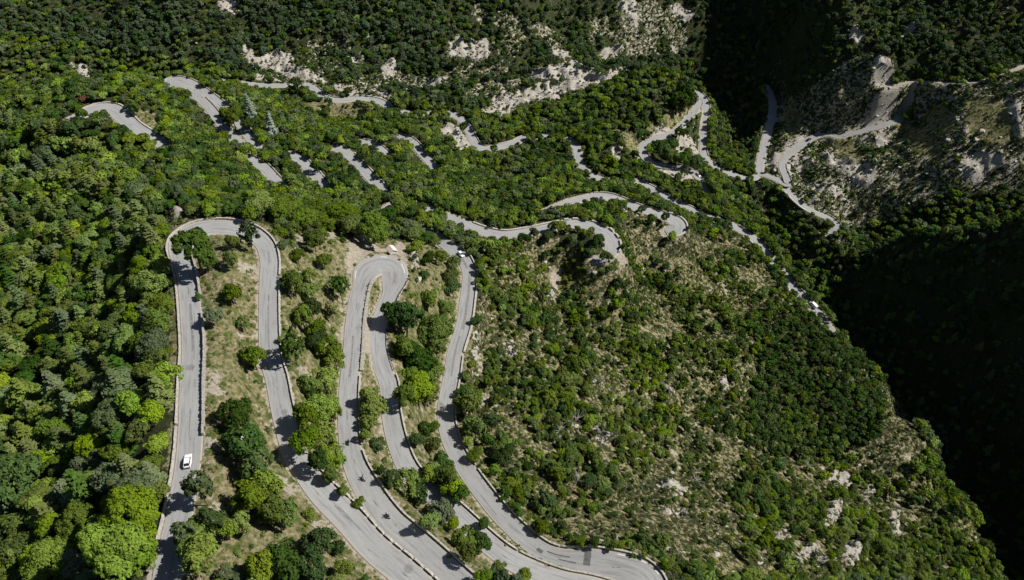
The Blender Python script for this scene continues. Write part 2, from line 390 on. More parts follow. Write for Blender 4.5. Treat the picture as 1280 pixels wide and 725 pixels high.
def leaf_mat(name, col, trans=.12, vmin=.66, vmax=1.38, hue=.032):
    m, nt, out = newmat(name)
    oi = N_(nt, 'ShaderNodeObjectInfo'); tc = N_(nt, 'ShaderNodeTexCoord')
    f = noise(nt, tc.outputs['Object'], 1.1, 2)
    hs = N_(nt, 'ShaderNodeHueSaturation'); hs.inputs['Color'].default_value = (*col, 1)
    r = oi.outputs['Random']
    r2 = math_(nt, 'FRACT', math_(nt, 'MULTIPLY', r, 17.31))
    nt.links.new(math_(nt, 'ADD', math_(nt, 'MULTIPLY', r2, hue), .5 - hue*.3), hs.inputs['Hue'])
    v = math_(nt, 'MULTIPLY', math_(nt, 'ADD', math_(nt, 'MULTIPLY', r, vmax - vmin), vmin), math_(nt, 'ADD', math_(nt, 'MULTIPLY', f, .7), .65))
    nt.links.new(v, hs.inputs['Value'])
    r3 = math_(nt, 'FRACT', math_(nt, 'MULTIPLY', r, 53.7))
    nt.links.new(math_(nt, 'ADD', math_(nt, 'MULTIPLY', r3, .28), .86), hs.inputs['Saturation'])
    d = N_(nt, 'ShaderNodeBsdfDiffuse'); t = N_(nt, 'ShaderNodeBsdfTranslucent'); ms = N_(nt, 'ShaderNodeMixShader')
    ms.inputs[0].default_value = trans
    nt.links.new(hs.outputs[0], d.inputs[0]); nt.links.new(mix(nt, 1.0, hs.outputs[0], (.95, 1.2, .5), 'MULTIPLY'), t.inputs[0])
    nt.links.new(d.outputs[0], ms.inputs[1]); nt.links.new(t.outputs[0], ms.inputs[2]); nt.links.new(ms.outputs[0], out.inputs[0])
    return m

LEAF = {
 'bright': leaf_mat('leaf_bright', (.150, .205, .032)),
 'mid':    leaf_mat('leaf_mid', (.112, .150, .026)),
 'dark':   leaf_mat('leaf_dark', (.055, .092, .022)),
 'olive':  leaf_mat('needle_olive', (.130, .155, .044)),
 'grey':   leaf_mat('leaf_grey_green', (.115, .145, .068)),
 'pine':   leaf_mat('needle_dark', (.078, .112, .056)),
 'silver': leaf_mat('leaf_silver', (.20, .24, .20), hue=.01),
 'rust':   leaf_mat('leaf_rust', (.15, .065, .025), hue=.01),
 'heath':  leaf_mat('heath', (.075, .080, .032), .1),
 'straw':  leaf_mat('straw', (.25, .22, .105), .15),
}
BARK = plain('bark', (.11, .085, .06), .9, scale=8)
DEADWOOD = plain('dead_wood', (.42, .40, .36), .9, scale=8)

# terrain
def terrain_material():
    m, nt, out = newmat('ground')
    b = N_(nt, 'ShaderNodeBsdfPrincipled'); b.inputs['Roughness'].default_value = .95; b.inputs['Specular IOR Level'].default_value = .1
    g = N_(nt, 'ShaderNodeNewGeometry'); P_ = g.outputs['Position']
    at = N_(nt, 'ShaderNodeAttribute', attribute_name='cover'); sp = N_(nt, 'ShaderNodeSeparateColor'); nt.links.new(at.outputs['Color'], sp.inputs[0])
    n1 = noise(nt, P_, .9, 6, .65); n2 = noise(nt, P_, .12, 5, .6); n3 = noise(nt, P_, 3.2, 4, .7); n4 = noise(nt, P_, .35, 4, .6)
    soil = ramp(nt, n1, [(.25, (.018, .022, .010)), (.5, (.038, .045, .018)), (.75, (.075, .080, .035))])
    green = ramp(nt, n1, [(.3, (.035, .055, .012)), (.55, (.085, .11, .028)), (.8, (.17, .165, .06))])
    dry = ramp(nt, n1, [(.25, (.07, .065, .03)), (.42, (.16, .14, .07)), (.58, (.28, .24, .14)), (.8, (.42, .37, .26))])
    grass = mix(nt, ramp(nt, n4, [(.39, 0.0), (.55, 1.0)]), green, dry)
    rck = ramp(nt, n3, [(.22, (.12, .11, .09)), (.42, (.32, .30, .265)), (.55, (.50, .475, .43)), (.8, (.64, .61, .56))])
    rckb = mix(nt, ramp(nt, n2, [(.35, 0.0), (.65, .6)]), rck, (.30, .25, .18))
    grav = ramp(nt, n1, [(.3, (.26, .225, .17)), (.7, (.42, .38, .31))])
    def sharpen(ch, w=.5):
        s_ = math_(nt, 'ADD', ch, math_(nt, 'MULTIPLY', math_(nt, 'SUBTRACT', math_(nt, 'ADD', math_(nt, 'MULTIPLY', n4, .5), math_(nt, 'MULTIPLY', n1, .5)), .5), 2.6))
        return ramp(nt, s_, [(.42, 0.0), (.58, 1.0)])
    c = mix(nt, sharpen(sp.outputs['Green']), soil, grass)
    c = mix(nt, sharpen(sp.outputs['Red']), c, rckb)
    c = mix(nt, sharpen(sp.outputs['Blue']), c, grav)
    nt.links.new(c, b.inputs['Base Color'])
    h = math_(nt, 'ADD', math_(nt, 'MULTIPLY', n1, 1.0), math_(nt, 'MULTIPLY', n3, .4))
    nt.links.new(bump(nt, h, .9, .9), b.inputs['Normal'])
    nt.links.new(b.outputs[0], out.inputs[0])
    return m
def road_material(name='asphalt', base=.31, patch=True):
    m, nt, out = newmat(name)
    b = N_(nt, 'ShaderNodeBsdfPrincipled'); b.inputs['Roughness'].default_value = .85; b.inputs['Specular IOR Level'].default_value = .25
    uv = N_(nt, 'ShaderNodeUVMap', uv_map='UVMap'); g = N_(nt, 'ShaderNodeNewGeometry')
    sx = N_(nt, 'ShaderNodeSeparateXYZ'); nt.links.new(uv.outputs[0], sx.inputs[0])
    u_ = sx.outputs['X']                                   # -1..1 across the road
    big = noise(nt, g.outputs['Position'], .07, 3); fine = noise(nt, g.outputs['Position'], 2.2, 5, .7)
    mp = N_(nt, 'ShaderNodeMapping'); mp.inputs['Scale'].default_value = (2.2, .045, 1); nt.links.new(uv.outputs[0], mp.inputs[0])
    streak = noise(nt, mp.outputs[0], 2.0, 5, .65)
    c = ramp(nt, fine, [(.3, (base*.87, base*.87, base*.86)), (.7, (base*1.09, base*1.09, base*1.08))])
    c = mix(nt, ramp(nt, big, [(.35, 0.0), (.65, .45)]), c, (base*.76, base*.74, base*.72))
    c = mix(nt, ramp(nt, streak, [(.50, 0.0), (.62, .65)]), c, (base*.6, base*.6, base*.6))
    c = mix(nt, ramp(nt, streak, [(.30, .45), (.42, 0.0)]), c, (base*1.3, base*1.28, base*1.24))
    # sealed cracks: thin dark wandering line near the middle, broken up along the road
    mp2 = N_(nt, 'ShaderNodeMapping'); mp2.inputs['Scale'].default_value = (0, .12, 1); nt.links.new(uv.outputs[0], mp2.inputs[0])
    wob = noise(nt, mp2.outputs[0], 1.0, 3)
    for k_, (o_, w_) in enumerate(((.0, .035), (.38, .025))):
        d_ = math_(nt, 'ABSOLUTE', math_(nt, 'SUBTRACT', math_(nt, 'ADD', u_, o_), math_(nt, 'MULTIPLY', math_(nt, 'SUBTRACT', wob, .5), .7)))
        line = math_(nt, 'LESS_THAN', d_, w_)
        mp3 = N_(nt, 'ShaderNodeMapping'); mp3.inputs['Scale'].default_value = (0, .09, 1); mp3.inputs['Location'].default_value = (3*k_, 7*k_, 0); nt.links.new(uv.outputs[0], mp3.inputs[0])
        on = ramp(nt, noise(nt, mp3.outputs[0], 1.0, 4, .7), [(.55, 0.0), (.60, .7)])
        c = mix(nt, math_(nt, 'MULTIPLY', line, on), c, (.06, .06, .06))
    # darker repair patches
    vo = N_(nt, 'ShaderNodeTexVoronoi'); vo.inputs['Scale'].default_value = .16; nt.links.new(g.outputs['Position'], vo.inputs['Vector'])
    pt = N_(nt, 'ShaderNodeSeparateColor'); nt.links.new(vo.outputs['Color'], pt.inputs[0])
    sel = math_(nt, 'GREATER_THAN', pt.outputs[0], .80)
    blob_ = ramp(nt, math_(nt, 'ADD', vo.outputs['Distance'], math_(nt, 'MULTIPLY', fine, .25)), [(.30, .5), (.36, 0.0)])
    c = mix(nt, math_(nt, 'MULTIPLY', sel, blob_), c, (.11, .11, .11))
    # dust and gravel creeping in from the edges
    ed = math_(nt, 'ADD', math_(nt, 'ABSOLUTE', u_), math_(nt, 'MULTIPLY', math_(nt, 'SUBTRACT', fine, .5), .25))
    c = mix(nt, ramp(nt, ed, [(.84, 0.0), (.96, .8)]), c, (.36, .32, .26))
    nt.links.new(c, b.inputs['Base Color'])
    nt.links.new(bump(nt, fine, .15, .05), b.inputs['Normal'])
    nt.links.new(b.outputs[0], out.inputs[0]); return m
def stone_material(name, c1, c2, sc=1.3):
    m, nt, out = newmat(name)
    b = N_(nt, 'ShaderNodeBsdfPrincipled'); b.inputs['Roughness'].default_value = .9; b.inputs['Specular IOR Level'].default_value = .15
    g = N_(nt, 'ShaderNodeNewGeometry')
    vo = N_(nt, 'ShaderNodeTexVoronoi', feature='DISTANCE_TO_EDGE'); vo.inputs['Scale'].default_value = sc; nt.links.new(g.outputs['Position'], vo.inputs['Vector'])
    f = noise(nt, g.outputs['Position'], 1.6, 5, .7)
    c = ramp(nt, f, [(.3, c1), (.65, c2)])
    c = mix(nt, ramp(nt, vo.outputs['Distance'], [(.0, .55), (.07, 0.0)]), c, tuple(x*.35 for x in c1))
    nt.links.new(c, b.inputs['Base Color']); nt.links.new(bump(nt, vo.outputs['Distance'], .6, .1), b.inputs['Normal'])
    nt.links.new(b.outputs[0], out.inputs[0]); return m
M_GROUND = terrain_material()
M_ROAD = road_material()
M_ROAD_PALE = road_material('worn_asphalt', .31)
M_TRACK = plain('gravel', (.30, .275, .23), .95, scale=1.5)
M_WALL = stone_material('limestone', (.30, .28, .25), (.54, .51, .46))
M_WALL_GREY = stone_material('weathered_stone', (.24, .22, .19), (.46, .43, .38))
M_ROCK = stone_material('pale_rock', (.24, .22, .19), (.50, .47, .42), .5)
M_DARK = plain('dark_metal', (.035, .035, .035), .6)
M_PAINTLINE = plain('road_paint', (.6, .6, .58), .7)

# ---------------------------------------------------------------- terrain mesh
ny, nx = H.shape
V = np.column_stack([GX.ravel(), GY.ravel(), H.ravel()])
idx = np.arange(nx*ny).reshape(ny, nx)
Q = np.column_stack([idx[:-1, :-1].ravel(), idx[:-1, 1:].ravel(), idx[1:, 1:].ravel(), idx[1:, :-1].ravel()])
me = mesh_np('terrain', V, Q, M_GROUND, True)
rockm = blur((np.isin(cv, (CL,))*np.where((cu > 600) & (cvv > 300), .68, .86)), 5)
rockm = np.maximum(rockm, np.isin(cv, (RO,))*.42); rockm = np.maximum(rockm, np.isin(cv, (SC, FP))*.13)
rockm = np.maximum(rockm, (np.isin(cv, (HE,))*.2))
gyx, gyy = np.gradient(H); slope = np.hypot(gyx/np.gradient(Y)[:, None], gyy/np.gradient(X)[None, :])
cut = (dmin > .6) & (dmin < 6) & (slope > .75)
rockm = np.maximum(rockm, cut*.30)
grassm = np.zeros(H.shape)
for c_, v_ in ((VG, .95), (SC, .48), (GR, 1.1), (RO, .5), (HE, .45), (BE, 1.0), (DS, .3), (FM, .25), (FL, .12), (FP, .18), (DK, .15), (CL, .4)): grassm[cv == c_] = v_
shm = np.maximum(np.clip(1-(dmin-.2)/1.6, 0, 1)*.85, blur((cv == BE)*.8, 2))
cols = np.column_stack([blur(rockm, 1).ravel(), blur(grassm, 2).ravel(), shm.ravel(), np.ones(nx*ny)]).astype(np.float32)
ca = me.color_attributes.new('cover', 'FLOAT_COLOR', 'POINT'); ca.data.foreach_set('color', cols.ravel())
tag(link('terrain', me), kind='structure')

# ---------------------------------------------------------------- roads
def frames(c):
    t = np.gradient(c[:, :2], axis=0); t /= np.maximum(np.linalg.norm(t, axis=1), 1e-6)[:, None]
    nrm = np.column_stack([-t[:, 1], t[:, 0]])            # left of travel
    th = np.unwrap(np.arctan2(t[:, 1], t[:, 0])); kap = np.gradient(th)
    kk = kap.copy()
    for _ in range(3): kk[1:-1] = (kk[1:-1]+kk[:-2]+kk[2:])/3
    return t, nrm, kk
def ribbon(name, r, mat, zoff=.03, lo=-1.0, hi=1.0, i0=0, i1=None, skirt=True):
    c = r['c'][i0:i1]; hw = r['w'][i0:i1]; t, nrm, kap = frames(c)
    fr = np.linspace(lo, hi, 7)
    V = []; UV = []
    prof = [(f, 0.0) for f in fr]
    if skirt: prof = [(lo-.14, -.45)] + prof + [(hi+.14, -.45)]
    for f, dz in prof:
        offs = f*hw
        lim = np.where(np.abs(kap) > 1e-3, .93/np.maximum(np.abs(kap), 1e-3), 1e9)
        ins = np.sign(kap)*np.sign(offs) > 0
        offs = np.where(ins, np.sign(offs)*np.minimum(np.abs(offs), lim), offs)
        V.append(np.column_stack([c[:, :2]+nrm*offs[:, None], c[:, 2]+zoff+dz]))
        UV.append(np.column_stack([np.full(len(c), f), np.arange(len(c))*1.0]))
    V = np.stack(V, 1); UV = np.stack(UV, 1); m_, k_ = V.shape[:2]
    idx = np.arange(m_*k_).reshape(m_, k_)
    Q = np.column_stack([idx[:-1, :-1].ravel(), idx[:-1, 1:].ravel(), idx[1:, 1:].ravel(), idx[1:, :-1].ravel()])[:, ::-1]
    me = mesh_np(name, V.reshape(-1, 3), Q, mat, False)
    uvl = me.uv_layers.new(name='UVMap'); uvl.data.foreach_set('uv', UV.reshape(-1, 2)[Q.ravel()].astype(np.float32).ravel())
    return tag(link(name, me), kind='structure')
for nme, r in ROADS.items():
    zo = .03 + .006*list(ROADS).index(nme)
    if nme == 'gravel_track': ribbon('track', r, M_TRACK, zo)
    else: ribbon('road', r, M_ROAD_PALE if nme in ('cliff_road', 'peninsula_road', 'cliff_road_low', 'valley_road') else M_ROAD, zo)

def near_index(r, u, v, hint=None):
    c = r['c']; pu, pv, _ = project(c[:, 0], c[:, 1], c[:, 2])
    return int(np.argmin((pu-u)**2+(pv-v)**2))
WALLS = []
def stone_wall(rname, a, b, side, label, h=.68, w=.45, out=.30, teeth=None, mat=None, deep=1.6, name='parapet_wall', cat='wall', ragged=.12, group='pale stone walls along the roads'):
    r = ROADS[rname]; ia, ib = near_index(r, *a), near_index(r, *b)
    if ia > ib: ia, ib = ib, ia
    ws_ = r['w'][max(ia-2, 0):ib+3][2:-2]; c = r['c'][max(ia-2, 0):ib+3]; t, nrm, kap = frames(c); t, nrm, kap = t[2:-2], nrm[2:-2], kap[2:-2]; c = c[2:-2]
    # resample at .5 m
    n2 = (len(c)-1)*2+1; tt = np.arange(n2)*.5; s0 = np.arange(len(c))
    c2 = np.column_stack([np.interp(tt, s0, c[:, j]) for j in range(3)]); nn = np.column_stack([np.interp(tt, s0, nrm[:, j]) for j in range(2)])
    kap = np.interp(tt, s0, kap)
    sg = 1 if side == 'L' else -1
    base = np.interp(tt, s0, ws_)+out
    lim = np.where(np.sign(kap)*sg > 0, .9/np.maximum(np.abs(kap), 1e-3), 1e9)
    def ring(o, z): return np.column_stack([c2[:, :2]+nn*(sg*np.minimum(base+o, lim+o*.3))[:, None], z])
    rg = np.random.default_rng(len(WALLS)+5)
    hh = h + ragged*(rg.random(n2)-.5)
    if teeth:
        p_, g_ = teeth; ph = (np.arange(n2)*.5) % (p_+g_); hh = np.where(ph < g_, .12, h)
    wv = w*(1+.25*(rg.random(n2)-.5))
    top = c2[:, 2]+hh
    R = [ring(0, c2[:, 2]-.5), ring(0, top), None, ring(.25, c2[:, 2]-deep)]
    R[2] = np.column_stack([c2[:, :2]+nn*(sg*(np.minimum(base, lim)+wv))[:, None], top])
    R[3] = np.column_stack([c2[:, :2]+nn*(sg*(np.minimum(base, lim)+wv+.15))[:, None], c2[:, 2]-deep])
    V = np.stack(R, 1); k_ = 4; idx = np.arange(n2*k_).reshape(n2, k_)
    Q = []
    for j in range(3): Q.append(np.column_stack([idx[:-1, j], idx[:-1, j+1], idx[1:, j+1], idx[1:, j]]))
    Q = np.concatenate(Q)
    Q = np.concatenate([Q, [[idx[0, 3], idx[0, 2], idx[0, 1], idx[0, 0]], [idx[-1, 0], idx[-1, 1], idx[-1, 2], idx[-1, 3]]]])
    if side == 'L': Q = Q[:, ::-1]
    me = mesh_np(name, V.reshape(-1, 3), Q, mat or M_WALL)
    o = tag(link(name, me), label, cat, kind='thing'); WALLS.append(o)
    return o
exec_walls = [
 ('upper_loop', (214,682), (238,531), 'L', 'low pale wall along the leftmost road beside the white car', {}),
 ('upper_loop', (239,548), (238,395), 'R', 'low wall added to cast a dark line along right edge of leftmost road', dict(mat=M_WALL_GREY, w=.5, h=1.2, ragged=.5, out=.1)),  # added wall; its shadow draws the dark edge of a steep bank
 ('upper_loop', (236,375), (229,318), 'R', 'short wall added to cast shade inside the leftmost hairpin under the big oak', dict(mat=M_WALL_GREY, w=.5, h=1.3, ragged=.9, out=.1)),  # added shadow caster continuing the bank edge toward the hairpin
 ('upper_loop', (238,526), (229,328), 'L', 'low pale wall on forest side of leftmost road above the white car', {}),
 ('upper_loop', (229,322), (262,283), 'L', 'low pale wall curving round upper left of the leftmost big hairpin', {}),
 ('upper_loop', (268,283), (338,345), 'L', 'low pale wall round the upper right of the leftmost big hairpin', {}),
 ('upper_loop', (337,352), (361,545), 'L', 'long pale wall on right side of the road leaving the leftmost hairpin', {}),
 ('upper_loop', (376,580), (540,745), 'L', 'broken pale block wall between the two lowest left roads', dict(teeth=(2.6, .7), w=.5)),
 ('lower_loop', (600,744), (441,565), 'R', 'long pale wall beside the three motorcycles', {}),
 ('lower_loop', (441,558), (436,470), 'R', 'pale wall left of the narrow tree strip below the second hairpin', {}),
 ('lower_loop', (436,464), (455,347), 'R', 'rough stone divider wall inside the second hairpin', dict(mat=M_WALL_GREY, w=.9, h=.6, ragged=.5)),
 ('lower_loop', (487,371), (474,425), 'R', 'short rough stone divider on right arm of the second hairpin', dict(mat=M_WALL_GREY, w=.6, h=.5, ragged=.5)),
 ('lower_loop', (483,473), (520,600), 'L', 'pale wall right of the road leaving the second hairpin', {}),
 ('lower_loop', (527,607), (640,700), 'L', 'pale wall dividing the two lower right roads', {}),
 ('lower_loop', (643,703), (775,750), 'L', 'low wall with weeds dividing roads at the bottom right hairpin', dict(mat=M_WALL_GREY, w=.5, h=.5)),
 ('lower_loop', (803,752), (700,697), 'R', 'pale wall round the outside of the bottom right hairpin', dict(h=.7)),
 ('lower_loop', (695,695), (585,592), 'R', 'pale wall below the scrub slope above the bottom right hairpin', {}),
 ('lower_loop', (582,587), (562,540), 'R', 'dark weathered wall on bend of the road under the scrub slope', dict(mat=M_WALL_GREY)),
 ('lower_loop', (562,534), (567,445), 'R', 'pale wall on the middle right road beside the lower dark trees', {}),
 ('lower_loop', (569,440), (588,350), 'R', 'pale wall on the right side of the road below the upper white car', dict(w=.7)),
 ('lower_loop', (588,345), (566,307), 'R', 'pale wall curving beside the upper white car', {}),
 ('lower_loop', (587,283), (702,281), 'L', 'pale wall on far side of the road toward the toothed hairpin', dict(w=.7)),
 ('lower_loop', (705,281), (757,324), 'L', 'white toothed block parapet round the outside of the middle hairpin', dict(teeth=(2.6, 1.4), w=.9, h=.9)),
 ('bend_road', (682,265), (742,246), 'R', 'bright retaining wall on the near side above the toothed hairpin', dict(w=.8, h=.9, deep=4)),
 ('bend_road', (745,245), (830,270), 'L', 'grey stone wall on far side of the small bend road', dict(mat=M_WALL_GREY)),
 ('bend_road', (833,271), (838,291), 'L', 'pale wall round the small hairpin at the crest of scrub slope', dict(w=.8)),
 ('valley_road', (940,297), (976,338), 'R', 'thin pale wall along the valley road behind the scrub slope', dict(w=.7)),
 ('valley_road', (996,362), (1016,384), 'L', 'pale wall behind the white van', dict(w=.5)),
 ('valley_road', (980,344), (993,362), 'R', 'pale retaining wall beside the road before the white van', dict(w=1.6, h=.5, deep=3)),
 ('valley_road', (390,109), (425,125), 'L', 'dark low wall on the bend of the far left valley road', dict(mat=M_WALL_GREY)),
 ('valley_road', (446,123), (485,134), 'L', 'pale wall round the end of the far left valley road', dict(w=.8)),
 ('valley_road', (586,165), (612,186), 'L', 'grey wall on the outer side of the S bend below white rock scar', dict(mat=M_WALL_GREY)),
 ('valley_road', (626,183), (700,171), 'L', 'pale wall along the road running under the dark pines', dict()),
 ('valley_road', (800,229), (868,264), 'L', 'pale wall on far side of the straight road behind small hairpin', dict()),
 ('peninsula_road', (869,137), (849,160), 'R', 'bright white wall beside the dark car on the far twin roads', dict(w=.9)),
 ('peninsula_road', (803,190), (850,210), 'L', 'dark wall on the inside of the far rocky bend', dict(mat=M_WALL_GREY)),
 ('peninsula_road', (860,105), (883,140), 'L', 'grey wall at the top of the far twin roads', dict(mat=M_WALL_GREY)),
 ('peninsula_road', (882,145), (879,196), 'L', 'long grey wall on right side of the far twin roads', dict(mat=M_WALL_GREY)),
 ('peninsula_road', (872,128), (872,135), 'R', 'short pale wall between the far twin roads', {}),
 ('cliff_road_low', (985,238), (1014,263), 'R', 'bright retaining wall on near side of the lowest cliff road', dict(w=1.1, h=.9, deep=5)),
 ('cliff_road_low', (1024,268), (1046,285), 'L', 'dark wall round the end bend of the lowest cliff road', dict(mat=M_WALL_GREY)),
 ('cliff_road', (978,203), (983,228), 'R', 'grey wall on the inside of the cliff road bend', dict(mat=M_WALL_GREY)),
 ('forest_bend', (104,143), (190,171), 'L', 'pale wall round the lone forest bend at upper left', dict(w=.7)),
 ('double_bend', (213,101), (318,180), 'L', 'pale wall on the far side of upper left double bend', {}),
 ('double_bend', (281,161), (250,124), 'R', 'dark wall dividing the upper left double bend', dict(mat=M_WALL_GREY)),
 ('grove_bend', (312,199), (351,232), 'L', 'dark wall on the far side of the small bend in the grove', dict(mat=M_WALL_GREY)),
 ('terrace_bend', (372,197), (411,240), 'L', 'pale broken wall by the second small bend in the grove', dict(teeth=(3, 1))),
 ('slope_bend', (436,195), (478,238), 'L', 'pale wall by the third small bend in the grove', dict(mat=M_WALL_GREY, w=.7)),
 ('lower_bend', (505,171), (540,205), 'L', 'grey wall by the rightmost small bend in the grove', dict(mat=M_WALL_GREY)),
 ('hidden_bend', (452,177), (486,196), 'L', 'grey wall by the highest small bend in the grove', dict(mat=M_WALL_GREY)),
]
for rn, a, b, sd, lb, kw in exec_walls: stone_wall(rn, a, b, sd, lb, **kw)

# guard rail on the outside of the second hairpin
def guard_rail(rname, a, b, side, label):
    r = ROADS[rname]; ia, ib = near_index(r, *a), near_index(r, *b)
    c = r['c'][ia:ib+1]; t, nrm, kap = frames(c); sg = 1 if side == 'L' else -1
    p = c[:, :2]+nrm*(sg*(r['w'][ia:ib+1]+.25))[:, None]; z = c[:, 2]
    root = empty('guard_rail', (p[0][0], p[0][1], z[0])); o0 = np.array([p[0][0], p[0][1], z[0]])
    tag(root, label, 'guard rail')
    prof = [(0, .35), (.10, .40), (.04, .52), (.10, .64), (0, .70), (-.06, .52)]
    R = [np.column_stack([p+nrm*(sg*a_), z+h_])-o0 for a_, h_ in prof]
    V = np.stack(R, 1); n_ = len(p); k_ = len(prof); idx = np.arange(n_*k_).reshape(n_, k_)
    Q = np.concatenate([np.column_stack([idx[:-1, j], idx[:-1, (j+1) % k_], idx[1:, (j+1) % k_], idx[1:, j]]) for j in range(k_)])
    link('rail', mesh_np('rail', V.reshape(-1, 3), Q, M_DARK), root)
    pm = None
    for i in range(0, n_, 2):
        if pm is None:
            bm = bmesh.new(); bmesh.ops.create_cube(bm, size=1, matrix=Matrix.Diagonal((.14, .14, 1.0, 1))); bmesh.ops.bevel(bm, geom=bm.edges[:], offset=.02, segments=1, affect='EDGES')
            pm = bpy.data.meshes.new('post'); bm.to_mesh(pm); bm.free(); pm.materials.append(M_DARK)
        q = link('post', pm, root); q.location = (p[i][0]+nrm[i][0]*sg*.05-o0[0], p[i][1]+nrm[i][1]*sg*.05-o0[1], z[i]-o0[2]+.28)
guard_rail('lower_loop', (497,352), (481,466), 'L', 'dark rail on the outer edge of the second hairpin road')

# painted edge dashes
def dashes(rname, f, spans, wd=.035):
    r = ROADS[rname]
    for a, b in spans:
        ia, ib = sorted((near_index(r, *a), near_index(r, *b)))
        ribbon('road_marking', r, M_PAINTLINE, .03+.006*list(ROADS).index(rname)+.006, f-wd, f+wd, ia, max(ib+1, ia+3), skirt=False)
M_TAR = plain('tar_patch', (.10, .10, .10), .8, var=.3, scale=1.2)
M_TAR2 = plain('worn_tar', (.19, .185, .18), .85, var=.25, scale=1.0)
def tar(rname, a, b, f0, f1, mat):
    r = ROADS[rname]; ia, ib = sorted((near_index(r, *a), near_index(r, *b)))
    ribbon('road_patch', r, mat, .03+.006*list(ROADS).index(rname)+.005, f0, f1, ia, max(ib+1, ia+3), skirt=False)
for a in [((586,348),(578,412),-.25,.10,M_TAR2), ((575,420),(564,470),-.1,.12,M_TAR2), ((585,336),(577,322),-.05,.35,M_TAR2), ((733,702),(738,703),-.75,.25,M_TAR), ((684,692),(713,700),-.30,-.16,M_TAR), ((700,697),(722,701),.12,.24,M_TAR),
          ((672,684),(677,689),-.1,.3,M_TAR), ((441,420),(437,470),-.12,.08,M_TAR2), ((604,617),(625,642),.3,.42,M_TAR2)]: tar('lower_loop', *a)
for a in [((239,380),(240,440),-.15,.1,M_TAR2), ((238,520),(237,545),.0,.1,M_TAR2), ((336,380),(337,440),-.1,.05,M_TAR2), ((420,632),(450,664),.05,.16,M_TAR2)]: tar('upper_loop', *a)
dashes('lower_loop', .80, [((453,349),(457,341)), ((476,330.5),(483,330.5)), ((490,336),(494,343))], .03)
dashes('lower_loop', -.86, [((770,707),(782,710)), ((788,712),(798,717)), ((804,721),(810,728))], .035)

# ================================================================ vegetation
def unit(a): return a/np.maximum(np.linalg.norm(a, axis=-1, keepdims=True), 1e-9)
def leaf_quads(P_, Nn, L, Wd, rg):
    """one lozenge leaf spray per point"""
    r = rg.normal(size=P_.shape); t1 = unit(np.cross(Nn, r)); t2 = np.cross(Nn, t1)
    L = np.asarray(L)[:, None]; Wd = np.asarray(Wd)[:, None]
    V = np.stack([P_-t1*L, P_-t2*Wd+t1*L*.15, P_+t1*L, P_+t2*Wd+t1*L*.15], 1).reshape(-1, 3)
    return V, np.arange(len(V)).reshape(-1, 4)
def round_crown(name, mat, seed, R=4.0, n=62, leaves=38, leaf=.36, rc=1.15, hz=.82, z0=None, lobes=6, low=-.35, gap=.16):
    """uneven crown: several merged lobes, each covered with clumps of leaf sprays"""
    rg = np.random.default_rng(seed); z0 = R*1.05 if z0 is None else z0
    ax = rg.random()*3.14; el = 1+.22*rg.random()
    L_ = [(np.array([0, 0, .08*R]), R*(.52+.1*rg.random()))]
    for i in range(int(lobes+rg.integers(-1, 2))):
        a = i*6.283/lobes+rg.normal()*.35; d = R*rg.uniform(.34, .58); r_ = min(R*rg.uniform(.30, .52), R*1.08-d)
        L_.append((np.array([math.cos(a)*d, math.sin(a)*d, R*rg.uniform(-.32, .30)]), r_))
    wts = np.array([l[1]**2 for l in L_]); wts /= wts.sum()
    P_ = []; Nn = []; made = 0; tries = 0
    while made < n and tries < n*14:
        tries += 1; j = rg.choice(len(L_), p=wts); c0, r0 = L_[j]
        d = unit(rg.normal(size=3)+np.array([0, 0, .35]))
        if d[2] < low: continue
        q = c0+d*max(r0-rc*.35, .1)*rg.uniform(.88, 1.08)
        if any(k_ != j and np.linalg.norm(q-L_[k_][0]) < L_[k_][1]*.72 for k_ in range(len(L_))): continue
        if rg.random() < gap: continue
        made += 1
        q = q*np.array([1, 1, hz]); q[2] += z0
        m_ = int(leaves*(.6+.8*rg.random())); c_ = rc*(.6+.65*rg.random())
        u_ = unit(rg.normal(size=(m_, 3))+d*.6+np.array([0, 0, .3])); r_ = c_*rg.random((m_, 1))**.35
        P_.append(q+u_*r_*np.array([1, 1, .7])); Nn.append(unit(u_*.8+d*.35+rg.normal(size=(m_, 3))*.42+np.array([0, 0, .15])))
    P_ = np.concatenate(P_); Nn = np.concatenate(Nn)
    ca_, sa_ = math.cos(ax), math.sin(ax); M2 = np.array([[ca_, -sa_], [sa_, ca_]])
    xy = P_[:, :2] @ M2; xy[:, 0] *= el; xy[:, 1] /= el; P_[:, :2] = xy @ M2.T
    s_ = leaf*(.6+.8*rg.random(len(P_)))
    V, Q = leaf_quads(P_, Nn, s_, s_*.55, rg)
    return mesh_np(name, V, Q, mat)
